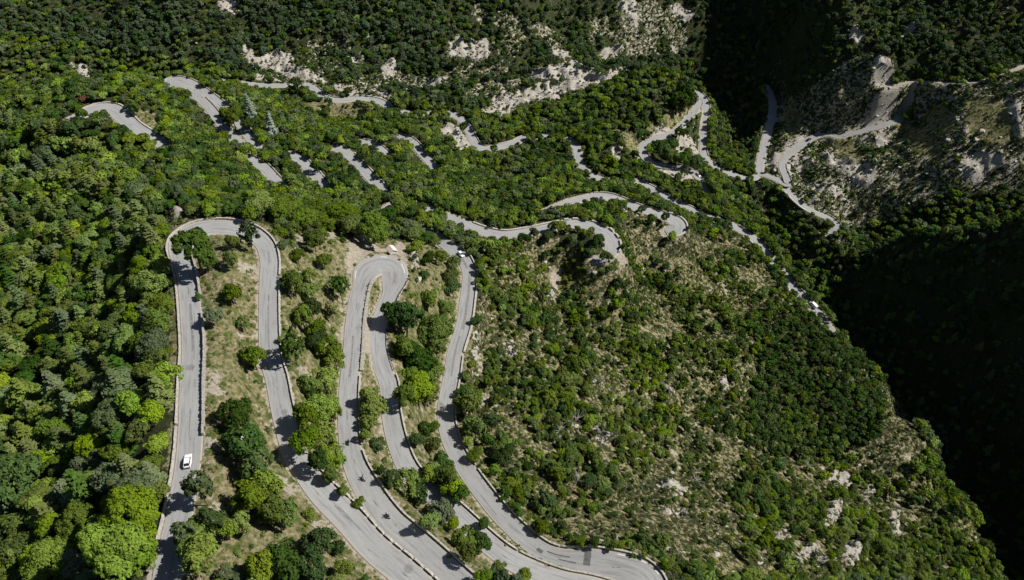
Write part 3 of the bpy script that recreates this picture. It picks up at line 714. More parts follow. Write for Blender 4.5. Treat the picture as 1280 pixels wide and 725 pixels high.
def tiered_crown(name, mat, seed, Hh=11.0, R=3.1, tiers=11, base=1.2, leaf=.46, droop=.25, dens=1.0):
    rg = np.random.default_rng(seed); P_ = []; Nn = []
    for t in range(tiers):
        f = t/(tiers-1); z = base+(Hh-base)*f**.9; Rt = R*(1-f)**.75*(.85+.3*rg.random())+.25; nb = int(9-4*f)
        a0 = rg.random()*6.28
        for b_ in range(nb):
            a = a0+b_*6.283/nb+rg.normal()*.2; Lb = Rt*(.75+.45*rg.random()); st = max(3, int(Lb/.42*dens))
            for s_ in range(st):
                q = (s_+.6)/st*Lb; wid = .2+.38*(1-abs(q/Lb-.45))
                for side in (-1, 1, 0):
                    o = side*wid*(.7+.5*rg.random())
                    P_.append([math.cos(a)*q-math.sin(a)*o, math.sin(a)*q+math.cos(a)*o, z-droop*q+.32*q*q/max(Rt, .5)*.3+rg.normal()*.1+(.15 if side == 0 else 0)])
                    Nn.append([math.cos(a)*.35+rg.normal()*.35, math.sin(a)*.35+rg.normal()*.35, 1.0])
    P_ = np.array(P_); Nn = unit(np.array(Nn)); s_ = leaf*(.75+.5*rg.random(len(P_)))
    V, Q = leaf_quads(P_, Nn, s_, s_*.55, rg)
    return mesh_np(name, V, Q, mat)
def trunk_mesh(name, h, r, seed, limbs=5, mat=BARK, top=.35, spread=.5):
    rg = random.Random(seed); bm = bmesh.new()
    def tube(p0, p1, r0, r1, seg=7):
        p0 = Vector(p0); p1 = Vector(p1); d = (p1-p0).normalized(); a = d.orthogonal().normalized(); b = d.cross(a); n_ = 4
        rings = []
        for i in range(n_):
            f = i/(n_-1); c = p0.lerp(p1, f)+a*(math.sin(f*3.1)*r0*.8); rr = r0+(r1-r0)*f
            rings.append([bm.verts.new(c+(a*math.cos(k*6.283/seg)+b*math.sin(k*6.283/seg))*rr) for k in range(seg)])
        for i in range(n_-1):
            for k in range(seg): bm.faces.new((rings[i][k], rings[i][(k+1) % seg], rings[i+1][(k+1) % seg], rings[i+1][k]))
        bm.faces.new(rings[-1])
    tube((0, 0, -.6), (0, 0, h), r, r*top)
    for i in range(limbs):
        a = rg.random()*6.28; z = h*(.4+.5*rg.random()); L_ = h*spread*(.6+.6*rg.random())
        tube((0, 0, z), (math.cos(a)*L_, math.sin(a)*L_, z+L_*.75), r*.45, r*.12, 5)
    me_ = bpy.data.meshes.new(name); bm.to_mesh(me_); bm.free(); me_.materials.append(mat); return me_

def tones(fn, name, tlist, shapes, **kw):
    out = {}
    for t_ in tlist:
        out[t_] = []
        for s_ in range(shapes):
            if t_ == tlist[0]: me_ = fn(name, LEAF[t_], 100+s_, **kw)
            else:
                me_ = out[tlist[0]][s_].copy(); me_.materials.clear(); me_.materials.append(LEAF[t_])
            out[t_].append(me_)
    return out
CROWN_BL = tones(round_crown, 'crown', ['bright', 'mid', 'dark', 'grey', 'rust'], 5, R=4.0, n=74, leaves=38, leaf=.33, rc=1.0)
CROWN_BIG = tones(round_crown, 'crown', ['bright', 'mid', 'grey', 'olive'], 3, R=7.5, n=230, leaves=44, leaf=.36, rc=1.25, z0=7.5, hz=.75, lobes=9)
CROWN_BL_FAR = tones(round_crown, 'crown', ['mid', 'bright', 'dark', 'grey'], 4, R=4.0, n=34, leaves=20, leaf=.62, rc=1.3)
CROWN_CO = tones(tiered_crown, 'crown', ['olive', 'grey', 'dark', 'silver'], 4)
CROWN_PI = tones(round_crown, 'crown', ['pine', 'olive', 'dark', 'grey'], 4, R=2.6, n=30, leaves=24, leaf=.36, rc=.85, hz=1.25, z0=4.0, low=-.7)
SHRUB = tones(round_crown, 'shrub', ['mid', 'bright', 'dark', 'olive', 'heath', 'grey'], 4, R=1.5, n=20, leaves=26, leaf=.20, rc=.5, hz=.75, z0=.7, low=-.2, lobes=4)
TUFT = tones(round_crown, 'tuft', ['heath', 'straw', 'olive'], 3, R=.8, n=8, leaves=14, leaf=.17, rc=.42, hz=.6, z0=.2, low=0, lobes=3)
TRUNK_BL = [trunk_mesh('trunk', 4.2, .26, s) for s in range(2)]
TRUNK_CO = [trunk_mesh('trunk', 10.6, .2, 9, limbs=0, top=.12)]
TRUNK_PI = [trunk_mesh('trunk', 4.6, .15, 5, limbs=3)]
# parameters of a kind: crown radius of the unit mesh, crown centre height
KIND = {'broadleaf_tree': (4.0, 4.6, CROWN_BL, TRUNK_BL), 'big': (7.5, 8.0, CROWN_BIG, TRUNK_BL), 'conifer_tree': (3.0, 5.0, CROWN_CO, TRUNK_CO), 'pine_tree': (2.6, 4.3, CROWN_PI, TRUNK_PI), 'shrub': (1.5, .9, SHRUB, None)}

# ---- pixels of road that must stay in view, with their distance
HIDE = {'upper_loop': [(195,660,232,800)], 'lower_loop': [(470,245,566,303), (700,318,758,345), (519,604,562,640)], 'bend_road': [(655,255,700,280), (800,284,846,300), (772,246,790,258)],
  'valley_road': [(488,120,563,150), (702,168,722,184), (752,215,794,232), (872,262,912,282), (932,285,939,295), (953,302,996,362), (1024,386,1060,430), (240,90,300,110), (656,160,720,176)],
  'peninsula_road': [(825,92,848,122), (848,108,868,118), (874,225,890,250), (926,215,950,235)], 'ravine_road': [(950,90,970,118), (930,220,950,240)], 'cliff_road': [(1122,130,1140,155)], 'cliff_road_low': [(1020,283,1046,300)],
  'forest_bend': [(80,140,110,160), (184,165,230,200)], 'double_bend': [(205,98,216,108), (290,168,330,200), (225,108,252,124), (286,138,300,156)], 'grove_bend': [(290,190,312,202), (348,228,370,250)],
  'terrace_bend': [(355,185,372,198), (405,232,420,245)], 'slope_bend': [(415,180,432,192), (476,234,490,250)], 'hidden_bend': [(430,170,452,182), (466,180,476,186), (484,192,500,210)], 'lower_bend': [(490,160,506,172), (522,182,530,192), (541,206,550,216)], 'gravel_track': [(1145,98,1215,108), (1113,100,1128,110), (1232,85,1262,102)]}
RP = []
for n_, r in ROADS.items():
    c = r['c']; u, v, D = project(c[:, 0], c[:, 1], c[:, 2])
    for i in range(0, len(c), 2):
        if any(a <= u[i] <= c_ and b <= v[i] <= d for a, b, c_, d in HIDE.get(n_, [])): continue
        RP.append((u[i], v[i], D[i], r['hw']*F/D[i]))
RP = np.array(RP); RP = RP[(RP[:, 0] > -40) & (RP[:, 0] < 1320) & (RP[:, 1] > -40) & (RP[:, 1] < 780)]
def covers_road(x, y, z, R, hc):
    """how deep each crown reaches over a stretch of road seen in the photograph"""
    out = np.zeros(len(x), bool)
    for h_ in (hc, hc*.4):
        u, v, D = project(x, y, z+h_)
        for i in range(0, len(x), 4000):
            s = slice(i, i+4000)
            d = np.hypot(u[s, None]-RP[None, :, 0], v[s, None]-RP[None, :, 1])
            rp = (R[s]*F/D[s])[:, None]
            out[s] |= ((d < rp*np.where(D[s, None] > 360, .5, .8)+RP[None, :, 3]*np.where(D[s, None] > 360, .25, .45)) & (D[s, None] < RP[None, :, 2]+2)).any(1)
    return out

TREES = []      # dict: kind, tone, shape, x, y, z, R, D, (label)
def add(kind, tone, x, y, R, label=None, group=None, shape=None, stretch=1.0, zone=None):
    z = float(hsample(np.array([x]), np.array([y]))[0]); u, v, D = project(np.array([x]), np.array([y]), np.array([z]))
    TREES.append(dict(kind=kind, tone=tone, x=x, y=y, z=z, R=R, D=float(D[0]), u=float(u[0]), v=float(v[0]), label=label, group=group, shape=shape, st=stretch, zone=zone, lm=True))

# ---- landmark trees, placed by their crown centre in the photograph
LM = []
def lm(zone, tone, items, kind='broadleaf_tree'):
    for it in items: LM.append((zone, it[3] if len(it) > 3 else tone, it[0], it[1], it[2], it[4] if len(it) > 4 else kind))
lm('strip1', 'mid', [(242,312,24,'dark'), (311,296,12,'dark','pine_tree'), (291,302,8), (262,328,8), (288,324,10), (291,366,13,'mid'), (268,396,11,'grey'), (304,404,9), (318,446,16,'mid'), (298,520,21,'dark'), (250,611,17,'grey','pine_tree'), (306,556,24,'dark'),
   (322,580,22,'dark'), (331,606,20,'mid'), (262,652,17,'dark'), (283,664,14,'mid'), (247,697,23,'bright'), (310,622,20,'mid'), (340,640,18,'mid'), (300,655,14,'bright'), (358,642,17,'bright'), (388,644,8,'mid'), (400,676,20,'dark'), (355,702,25,'dark'), (422,686,11,'dark'), (388,712,22,'dark'), (325,712,20,'mid'), (430,712,12,'mid'), (228,668,14,'grey','pine_tree')])
lm('strip2', 'mid', [(365,353,15,'mid'), (384,364,12), (425,360,12,'dark','pine_tree'), (388,386,14,'dark'), (378,398,14,'mid'), (397,412,13,'mid'), (409,432,17,'mid'), (365,434,15,'dark','pine_tree'), (420,452,14), (396,424,13,'dark'), (372,322,10), (392,300,12), (404,326,9), (386,345,9),(413,388,9,'olive','pine_tree'),
   (410,478,15,'bright'), (388,486,17,'mid'), (398,508,22,'bright'), (381,522,17,'mid'), (415,516,13,'mid'), (384,552,17,'mid'), (402,548,20,'mid'), (411,570,18,'bright'), (396,579,13,'dark'), (414,594,10,'mid'), (449,630,7,'mid'), (423,614,8), (404,600,8)])
lm('strip3', 'bright', [(464,508,18,'bright'), (462,530,11,'bright'), (471,556,10,'dark'), (456,545,7), (488,597,11,'dark'), (476,588,6,'dark'), (509,604,18,'mid'), (531,612,15,'dark'), (524,596,10), (553,640,17,'grey'), (537,654,11,'bright'), (577,676,15,'mid'), (603,680,16,'dark'), (585,692,11,'mid'), (624,712,11,'mid'), (605,722,11), (600,660,8,'dark'),(655,722,10,'bright'),(565,655,9)])
lm('strip4', 'mid', [(505,398,22,'dark'), (490,392,12,'dark'), (538,372,11,'bright'), (545,409,22,'mid'), (556,386,10,'mid'), (562,344,10,'mid'), (566,360,11,'dark'), (505,436,15,'mid'), (525,452,20,'dark'), (536,470,17,'mid'), (568,328,9), (537,323,9,'dark'), (551,322,8), (530,345,8,'olive'),
   (521,488,20,'bright'), (506,492,14,'mid'), (537,492,14,'mid'), (531,537,10,'dark'), (520,548,9,'dark'), (540,556,11,'mid'), (552,578,13,'dark'), (560,597,12,'mid'), (577,617,11,'dark'), (545,434,14), (512,468,10,'bright'), (546,535,7)])
lm('strip5', 'dark', [(586,506,16,'mid'), (593,536,14,'mid'), (614,527,12,'dark'), (608,552,10), (632,572,13), (625,556,9,'mid')])
lm('head', 'mid', [(464,283,19,'mid'), (440,280,14), (400,294,10), (428,266,16), (510,283,13,'grey'), (350,262,15), (322,258,16,'bright'), (380,272,15), (520,310,10,'bright'), (500,262,11), (516,266,10,'dark'), (528,272,9), (484,268,11,'dark'), (500,281,10), (517,290,10,'mid'), (533,296,9,'dark'), (545,300,8), (548,278,7,'bright'), (575,284,6,'dark'), (590,292,6)])
lm('forest', 'bright', [(165,640,36,'bright'), (140,682,38,'bright'), (180,690,24,'bright'), (176,362,15,'bright'), (188,382,14,'mid'), (170,395,16,'bright'), (190,412,13,'bright'), (176,428,15,'mid'), (195,446,14,'bright'), (180,462,13,'mid'), (168,505,16,'bright'), (188,518,17,'bright'), (172,540,15,'mid'), (196,556,14,'bright'), (186,582,15,'mid'), (205,470,18,'bright'), (172,615,26,'grey'), (112,560,18,'bright'), (22,600,30,'olive'), (110,500,16,'bright'), (60,700,30,'mid'), (96,655,24,'mid'), (190,350,20,'bright'), (196,400,18,'mid'), (198,330,14), (203,620,14,'mid')])
lm('mid', 'dark', [(699,284,9,'mid'), (690,280,7), (668,291,7), (747,300,10,'dark'), (752,318,8,'mid'), (735,316,6), (686,296,8), (655,299,8), (618,186,5,'dark','pine_tree'), (581,159,5,'dark','pine_tree'), (734,218,6,'dark','pine_tree'),
   (815,275,6), (835,270,6), (802,262,6,'dark'), (775,256,6), (296,147,13,'mid'), (304,158,9), (313,136,7,'silver','conifer_tree'), (337,158,6.5,'silver','conifer_tree'), (105,124,5,'rust'), (369,108,9,'dark','pine_tree'), (410,128,5,'dark','pine_tree'), (387,208,8,'dark'),
   (828,190,10,'dark'), (840,180,9,'dark'), (858,200,10,'dark'), (838,197,9,'mid'), (870,202,9,'dark'), (855,118,11,'dark','pine_tree'), (862,128,9,'dark','pine_tree'), (848,125,11,'dark','pine_tree'), (850,164,6,'dark','pine_tree'), (856,216,5,'dark')])
def drop_point(u, v, R_px, kind, up=1.15):
    p = cast(u, v)
    if p is None: return None
    _, _, D = project(p[0], p[1], p[2]); R = R_px*float(D)/F
    rk, hc, _, _ = KIND[kind]; sc = R/rk
    p = cast(u, v, hc*sc*up)
    if p is None: return None
    x, y = p[0], p[1]
    if gsample(dmin, np.array([x]), np.array([y]))[0] < .5:
        best = None
        for rr in np.arange(.5, 7, .5):
            for a in np.linspace(0, 6.28, 16, False):
                xx, yy = x+rr*math.cos(a), y+rr*math.sin(a)
                if gsample(dmin, np.array([xx]), np.array([yy]))[0] >= .6: best = (xx, yy); break
            if best: break
        if best: x, y = best
    return x, y, R
for zone, tone, u, v, rp, kind in LM:
    tall_ = zone.startswith('strip'); q = drop_point(u, v, rp, kind, 1.4 if tall_ else 1.15)
    if q: add(kind, tone if tone in KIND[kind][2] else 'dark', q[0], q[1], q[2]*1.08, zone=zone)

# ---- everything between them, by land cover
def scatter(kind, step, table, seed, radius, tonep, exclude=.5, jitter=.48, clump=None):
    rg = np.random.default_rng(seed)
    xs = np.arange(-520, 440, step); ys = np.arange(62, 730, step)
    x, y = np.meshgrid(xs, ys); x = x.ravel().copy(); y = y.ravel().copy()
    x += rg.uniform(-jitter, jitter, len(x))*step; y += rg.uniform(-jitter, jitter, len(y))*step
    z = hsample(x, y); c, u, v, D = cover_at(x, y, z)
    p = np.zeros(len(x))
    for k_, pr in table.items(): p[c == k_] = pr
    if clump:
        nz = fbm(x, y, clump[0], 3, seed+3)
        p = np.where(np.isin(c, clump[2]), p*np.clip(.5+nz*clump[1], .03, 1.6), p)
    ok = (rg.random(len(x)) < p) & (u > -110) & (u < 1390) & (v > -150) & (v < 860)
    x, y, z, c, u, v, D = [a[ok] for a in (x, y, z, c, u, v, D)]
    R = radius(c, rg, len(x))
    dm = gsample(dmin, x, y)
    ok = dm > .5+exclude*R
    ok &= ~covers_road(x, y, z, R, KIND[kind][1]*R/KIND[kind][0])
    keep = ok
    x, y, z, c, u, v, D, R = [a[keep] for a in (x, y, z, c, u, v, D, R)]
    # not inside a landmark crown
    L_ = np.array([(t['x'], t['y'], t['R']) for t in TREES if t['lm']])
    dd = np.hypot(x[:, None]-L_[None, :, 0], y[:, None]-L_[None, :, 1]) < (L_[None, :, 2]*.75+R[:, None]*.45)
    keep = ~dd.any(1)
    x, y, z, c, u, v, D, R = [a[keep] for a in (x, y, z, c, u, v, D, R)]
    tn = tonep(c, rg, len(x), x, y)
    for i in range(len(x)):
        TREES.append(dict(kind=kind, tone=tn[i], x=float(x[i]), y=float(y[i]), z=float(z[i]), R=float(R[i]), D=float(D[i]), u=float(u[i]), v=float(v[i]), label=None, group=None, shape=None, st=1.0, zone=None, lm=False, c=int(c[i])))
def lut(c, rg, n_, d, default=(1, 2)):
    lo = np.full(n_, default[0], float); hi = np.full(n_, default[1], float)
    for k_, (a, b) in d.items(): lo[c == k_] = a; hi[c == k_] = b
    t = rg.random(n_)**1.4; return lo+(hi-lo)*t
def tonef(d, default):
    def f(c, rg, n_, x, y):
        big = vnoise(x, y, 28, 77)*.32
        out = []
        for i in range(n_):
            names, ps = d.get(int(c[i]), default)
            q = np.clip(rg.random()+big[i], 0, .999); s = 0
            for nm, p_ in zip(names, ps):
                s += p_
                if q < s: break
            out.append(nm)
        return out
    return f
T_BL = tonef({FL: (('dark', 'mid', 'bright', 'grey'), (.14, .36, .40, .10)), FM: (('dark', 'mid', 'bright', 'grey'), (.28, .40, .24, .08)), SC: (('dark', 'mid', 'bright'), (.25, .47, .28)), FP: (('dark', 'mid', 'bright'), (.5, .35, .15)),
             VG: (('dark', 'mid', 'bright'), (.3, .45, .25)), DS: (('dark', 'mid'), (.85, .15))}, (('dark', 'mid'), (.7, .3)))  # DS crowns mostly dark: slope shade put into the leaf colour
T_CO = tonef({}, (('olive', 'grey', 'dark'), (.55, .22, .23)))
T_PI = tonef({FP: (('pine', 'dark', 'grey'), (.55, .25, .2))}, (('pine', 'dark', 'olive'), (.5, .3, .2)))
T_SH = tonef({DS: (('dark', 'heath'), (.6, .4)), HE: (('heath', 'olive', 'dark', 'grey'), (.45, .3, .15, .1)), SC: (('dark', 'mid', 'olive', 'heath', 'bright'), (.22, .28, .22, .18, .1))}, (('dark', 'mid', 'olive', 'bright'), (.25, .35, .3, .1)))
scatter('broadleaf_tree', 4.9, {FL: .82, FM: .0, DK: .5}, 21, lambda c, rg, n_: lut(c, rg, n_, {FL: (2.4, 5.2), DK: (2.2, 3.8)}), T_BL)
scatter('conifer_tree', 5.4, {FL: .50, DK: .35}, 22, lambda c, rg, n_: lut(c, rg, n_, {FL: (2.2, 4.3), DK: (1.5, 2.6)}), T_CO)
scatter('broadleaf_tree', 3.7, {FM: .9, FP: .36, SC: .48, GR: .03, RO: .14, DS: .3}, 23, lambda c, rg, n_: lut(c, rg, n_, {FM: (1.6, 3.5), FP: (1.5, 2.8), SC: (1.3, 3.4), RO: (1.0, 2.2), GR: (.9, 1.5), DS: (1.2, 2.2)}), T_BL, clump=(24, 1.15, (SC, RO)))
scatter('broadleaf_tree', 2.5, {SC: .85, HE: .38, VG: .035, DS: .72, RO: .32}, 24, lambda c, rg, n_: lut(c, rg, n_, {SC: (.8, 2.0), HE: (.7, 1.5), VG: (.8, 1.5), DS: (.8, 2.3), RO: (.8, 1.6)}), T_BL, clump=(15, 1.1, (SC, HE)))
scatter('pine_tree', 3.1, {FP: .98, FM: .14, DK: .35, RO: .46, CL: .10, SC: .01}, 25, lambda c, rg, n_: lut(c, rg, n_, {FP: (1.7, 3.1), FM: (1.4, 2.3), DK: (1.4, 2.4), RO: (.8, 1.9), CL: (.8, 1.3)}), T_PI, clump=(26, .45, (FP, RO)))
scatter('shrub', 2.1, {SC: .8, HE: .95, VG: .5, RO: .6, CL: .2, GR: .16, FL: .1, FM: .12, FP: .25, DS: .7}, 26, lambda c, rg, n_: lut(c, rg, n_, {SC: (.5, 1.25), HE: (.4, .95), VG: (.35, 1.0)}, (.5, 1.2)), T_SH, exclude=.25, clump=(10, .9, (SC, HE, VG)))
# trees that stand in front of and behind the stretches of road the woods hide
rgh = np.random.default_rng(13)
for n_, r in ROADS.items():
    if n_ in ('none',): continue
    c = r['c']; u, v, D = project(c[:, 0], c[:, 1], c[:, 2]); t_, nr_, _ = frames(c)
    for i in range(0, len(c), 3):
        if not any(a <= u[i] <= c_ and b <= v[i] <= d for a, b, c_, d in HIDE.get(n_, [])): continue
        for sg in (-1, 1):
            R = rgh.uniform(2.4, 3.5); o_ = r['hw']+.7+.33*R; x = c[i, 0]+nr_[i, 0]*sg*o_+rgh.normal()*.5; y = c[i, 1]+nr_[i, 1]*sg*o_+rgh.normal()*.5
            if y > c[i, 1] and rgh.random() < .35: continue
            if gsample(dmin, np.array([x]), np.array([y]))[0] < .8: continue
            z = hsample(np.array([x]), np.array([y]))
            if covers_road(np.array([x]), np.array([y]), z, np.array([R*.9]), 4.6*R/4)[0]: continue
            pu, pv, pD = project(x, y, float(z[0]))
            TREES.append(dict(kind='broadleaf_tree', tone=('dark', 'mid', 'mid', 'bright')[rgh.integers(4)], x=float(x), y=float(y), z=float(z[0]), R=float(R), D=float(pD), u=float(pu), v=float(pv), label=None, group=None, shape=None, st=1.0, zone=None, lm=False, c=FM))
for t in TREES:
    t['vis'] = True
vx = np.array([t['x'] for t in TREES]); vy = np.array([t['y'] for t in TREES]); vz = np.array([t['z'] for t in TREES])
vis = visible(vx, vy, vz, 3.0)
for t, q in zip(TREES, vis): t['vis'] = bool(q)
print('TREES', {k_: sum(t['kind'] == k_ for t in TREES) for k_ in KIND}, 'hidden', int((~vis).sum()))

# ---- choose the individuals
SHORT = {'broadleaf_tree': 'broadleaf tree', 'conifer_tree': 'conifer', 'pine_tree': 'pine', 'shrub': 'shrub'}
TONEW = {'bright': 'bright green', 'mid': 'mid green', 'dark': 'dark green', 'grey': 'grey-green', 'olive': 'olive green', 'pine': 'dark', 'silver': 'silvery', 'rust': 'rust-brown', 'heath': 'brownish'}
ORD = 'first second third fourth fifth sixth seventh eighth ninth tenth eleventh twelfth thirteenth fourteenth fifteenth sixteenth seventeenth eighteenth nineteenth twentieth twenty-first twenty-second twenty-third twenty-fourth twenty-fifth twenty-sixth twenty-seventh twenty-eighth twenty-ninth thirtieth'.split()
STRIP = {'strip1': 'inside the leftmost hairpin loop', 'strip2': 'between second and third roads', 'strip3': 'inside second hairpin arms', 'strip4': 'right of the second hairpin', 'strip5': 'along the wall under the scrub slope'}
def level(v):
    return ('level with the leftmost hairpin' if v < 330 else 'level with the second hairpin' if v < 400 else 'level with the second hairpin arms' if v < 490 else 'just above the white car level' if v < 560 else 'level with the white car' if v < 610 else 'below the white car, near the bottom edge')
def zone_text(t):
    u, v = t['u'], t['v']
    if u < 215 and v > 255:
        a = 'at the forest edge against leftmost road wall' if u > 170 else 'in the forest left of the leftmost road' if u > 90 else 'deep in the forest at far left'
        return a
    if u < 215: return 'in the woods above the left forest'
    if v < 285 and u < 620: return 'in the woods beyond the hairpins'
    if u > 1000 and v > 290: return 'on the shaded right-hand valley side'
    if v < 285: return 'in the woods around the middle bends'
    c = t.get('c')
    if c == VG: return 'in dry grass between the hairpin roads'
    if u > 900: return 'on the outer scrub slope near the crest'
    if u > 750: return 'in the middle of the scrub slope'
    return 'on scrub slope beside the rightmost road'
def vlevel(t):
    v = t['v']
    return 'high up' if v < 200 else level(v)
for k_ in SHORT:
    lst = [t for t in TREES if t['kind'] == k_ and t['vis'] and -10 < t['u'] < 1290 and -10 < t['v'] < 760]
    lst.sort(key=lambda t: -(t['R']/t['D'] + (10 if t['lm'] else 0)))
    for t in lst[:300]: t['ind'] = True
for zn in STRIP:
    for k_ in ('broadleaf_tree', 'pine_tree'):
        l_ = sorted([t for t in TREES if t.get('ind') and t['zone'] == zn and t['kind'] == k_], key=lambda t: t['v'])
        for i, t in enumerate(l_):
            t['label'] = f"{TONEW[t['tone']]} {SHORT[k_]}, {ORD[min(i, 29)]} from the top {STRIP[zn]}"
            t['group'] = f"{SHORT[k_]}s {STRIP[zn]}"
SPECIAL = [(165,640,'largest bright green round crown at the lower forest edge'), (140,682,'big bright green crown overlapping the largest one at bottom left'), (468,288,'large leafy tree directly left of the small pink-roofed hut'),
  (314,134,'silvery pointed conifer, upper left of the two silvery ones'), (337,157,'silvery pointed conifer, lower right of the two silvery ones'), (105,124,'rust-brown small tree beside the lone forest bend'), (745,299,'dark tree inside the toothed-parapet hairpin'),
  (296,147,'green tree standing between the arms of upper left double bend'), (22,600,'large olive crown at the left edge of the picture')]
for su, sv_, lb in SPECIAL:
    c_ = [t for t in TREES if t.get('ind') and t['lm'] and t['kind'] != 'shrub']
    t = min(c_, key=lambda t: (project(t['x'], t['y'], t['z']+t['R'])[0]-su)**2+(project(t['x'], t['y'], t['z']+t['R'])[1]-sv_)**2); t['label'] = lb

def place(t, kind):
    rk, hc, crowns, trunks = KIND['big' if kind == 'broadleaf_tree' and t['R'] > 5.0 and t['tone'] in CROWN_BIG else kind]; s = t['R']/rk; rg = random.Random(int(t['x']*100)+int(t['y']*7))
    tn = t['tone'] if t['tone'] in crowns else list(crowns)[0]; cm = rg.choice(crowns[tn]); rz = rg.random()*6.28; sz = s*(rg.uniform(1.35, 1.6) if (t['zone'] or '').startswith('strip') else rg.uniform(1.1, 1.35) if t['lm'] else rg.uniform(.85, 1.2))
    if kind == 'conifer_tree' and t['tone'] != 'silver': sz *= .78
    if not t['label']:
        size = {'broadleaf_tree': (4.2, 2.4), 'conifer_tree': (3.0, 2.2), 'pine_tree': (2.2, 1.5), 'shrub': (1.1, .7)}[kind]
        sw_ = 'large' if t['R'] > size[0] else 'medium-sized' if t['R'] > size[1] else 'small'
        t['label'] = f"{sw_} {TONEW[t['tone']]} {SHORT[kind]} {zone_text(t)}, {vlevel(t)}"
        w_ = t['label'].split()
        if len(w_) > 16: t['label'] = f"{sw_} {TONEW[t['tone']]} {SHORT[kind]} {zone_text(t)}"
        t['group'] = f"{SHORT[kind]}s {zone_text(t)}"
    if kind == 'shrub':
        o = link('shrub', cm); o.location = (t['x'], t['y'], t['z']-.1); o.rotation_euler = (0, 0, rz); o.scale = (s, s, sz)
        tag(o, t['label'], 'shrub', t['group']); return
    o = empty(kind, (t['x'], t['y'], t['z']-.1), rz); o.scale = (s, s, sz)
    o.rotation_euler = (rg.uniform(-.06, .06), rg.uniform(-.06, .06), rz)
    tag(o, t['label'], 'tree', t['group'], 'thing')
    tk = link('trunk', rg.choice(trunks), o); link('crown', cm, o)
    if rk == 7.5: tk.scale = (1.9, 1.9, 1.7)
for t in TREES:
    if t.get('ind'): place(t, t['kind'])

# ---- the rest: one massed object per kind (points carrying copies of the same crowns)
def mass(name, label, pts, protos):
    """pts: list of (x, y, z, scale, zscale, rot, index)"""
    if not pts: return
    pts = np.array(pts, float)
    me_ = bpy.data.meshes.new(name); me_.vertices.add(len(pts)); me_.vertices.foreach_set('co', pts[:, :3].astype(np.float32).ravel())
    def attr(nm, typ, key, val):
        a = me_.attributes.new(nm, typ, 'POINT'); a.data.foreach_set(key, val)
    sc3 = pts[:, [3, 3, 4]].copy(); ra_ = np.random.default_rng(len(pts)).uniform(.82, 1.22, len(pts)); sc3[:, 0] *= ra_; sc3[:, 1] /= ra_; attr('scl', 'FLOAT_VECTOR', 'vector', sc3.astype(np.float32).ravel())
    attr('rotz', 'FLOAT_VECTOR', 'vector', np.column_stack([np.zeros(len(pts)), np.zeros(len(pts)), pts[:, 5]]).astype(np.float32).ravel())
    attr('pick', 'INT', 'value', pts[:, 6].astype(np.int32))
    coll = bpy.data.collections.new(name+'_kinds')
    for i, parts in enumerate(protos):
        V = []; Fc = []; mats = []; 
        pm = bpy.data.meshes.new(name+'_member')
        bm = bmesh.new()
        for j, p_ in enumerate(parts):
            n0 = len(bm.faces); bm.from_mesh(p_); bm.faces.ensure_lookup_table()
            for f_ in bm.faces[n0:]: f_.material_index = j
        bm.to_mesh(pm); bm.free()
        for p_ in parts: pm.materials.append(p_.materials[0])
        po = bpy.data.objects.new('%s_member_%03d' % (name, i), pm); coll.objects.link(po)
    ng = bpy.data.node_groups.new(name, 'GeometryNodeTree')
    ng.interface.new_socket('Geometry', in_out='INPUT', socket_type='NodeSocketGeometry'); ng.interface.new_socket('Geometry', in_out='OUTPUT', socket_type='NodeSocketGeometry')
    gi = ng.nodes.new('NodeGroupInput'); go = ng.nodes.new('NodeGroupOutput'); ip = ng.nodes.new('GeometryNodeInstanceOnPoints'); ci = ng.nodes.new('GeometryNodeCollectionInfo')
    ci.inputs['Collection'].default_value = coll; ci.inputs['Separate Children'].default_value = True; ci.inputs['Reset Children'].default_value = True
    ip.inputs['Pick Instance'].default_value = True
    def na(nm, typ):
        a = ng.nodes.new('GeometryNodeInputNamedAttribute'); a.data_type = typ; a.inputs['Name'].default_value = nm; return a.outputs['Attribute']
    ng.links.new(gi.outputs[0], ip.inputs['Points']); ng.links.new(ci.outputs[0], ip.inputs['Instance'])
    ng.links.new(na('pick', 'INT'), ip.inputs['Instance Index']); ng.links.new(na('rotz', 'FLOAT_VECTOR'), ip.inputs['Rotation']); ng.links.new(na('scl', 'FLOAT_VECTOR'), ip.inputs['Scale'])
    ng.links.new(ip.outputs[0], go.inputs[0])
    o = link(name, me_); md = o.modifiers.new('copies', 'NODES'); md.node_group = ng
    tag(o, label, kind='stuff'); return o
MASSNAME = {'broadleaf_tree': ('broadleaf_forest', 'massed broadleaf woodland covering the slopes'), 'conifer_tree': ('conifer_forest', 'massed conifers among the left forest and shaded slopes'),
            'pine_tree': ('pine_forest', 'massed small dark pines on the far mountain sides'), 'shrub': ('scrub', 'massed low shrubs over the scrub slope')}
rg = random.Random(3)
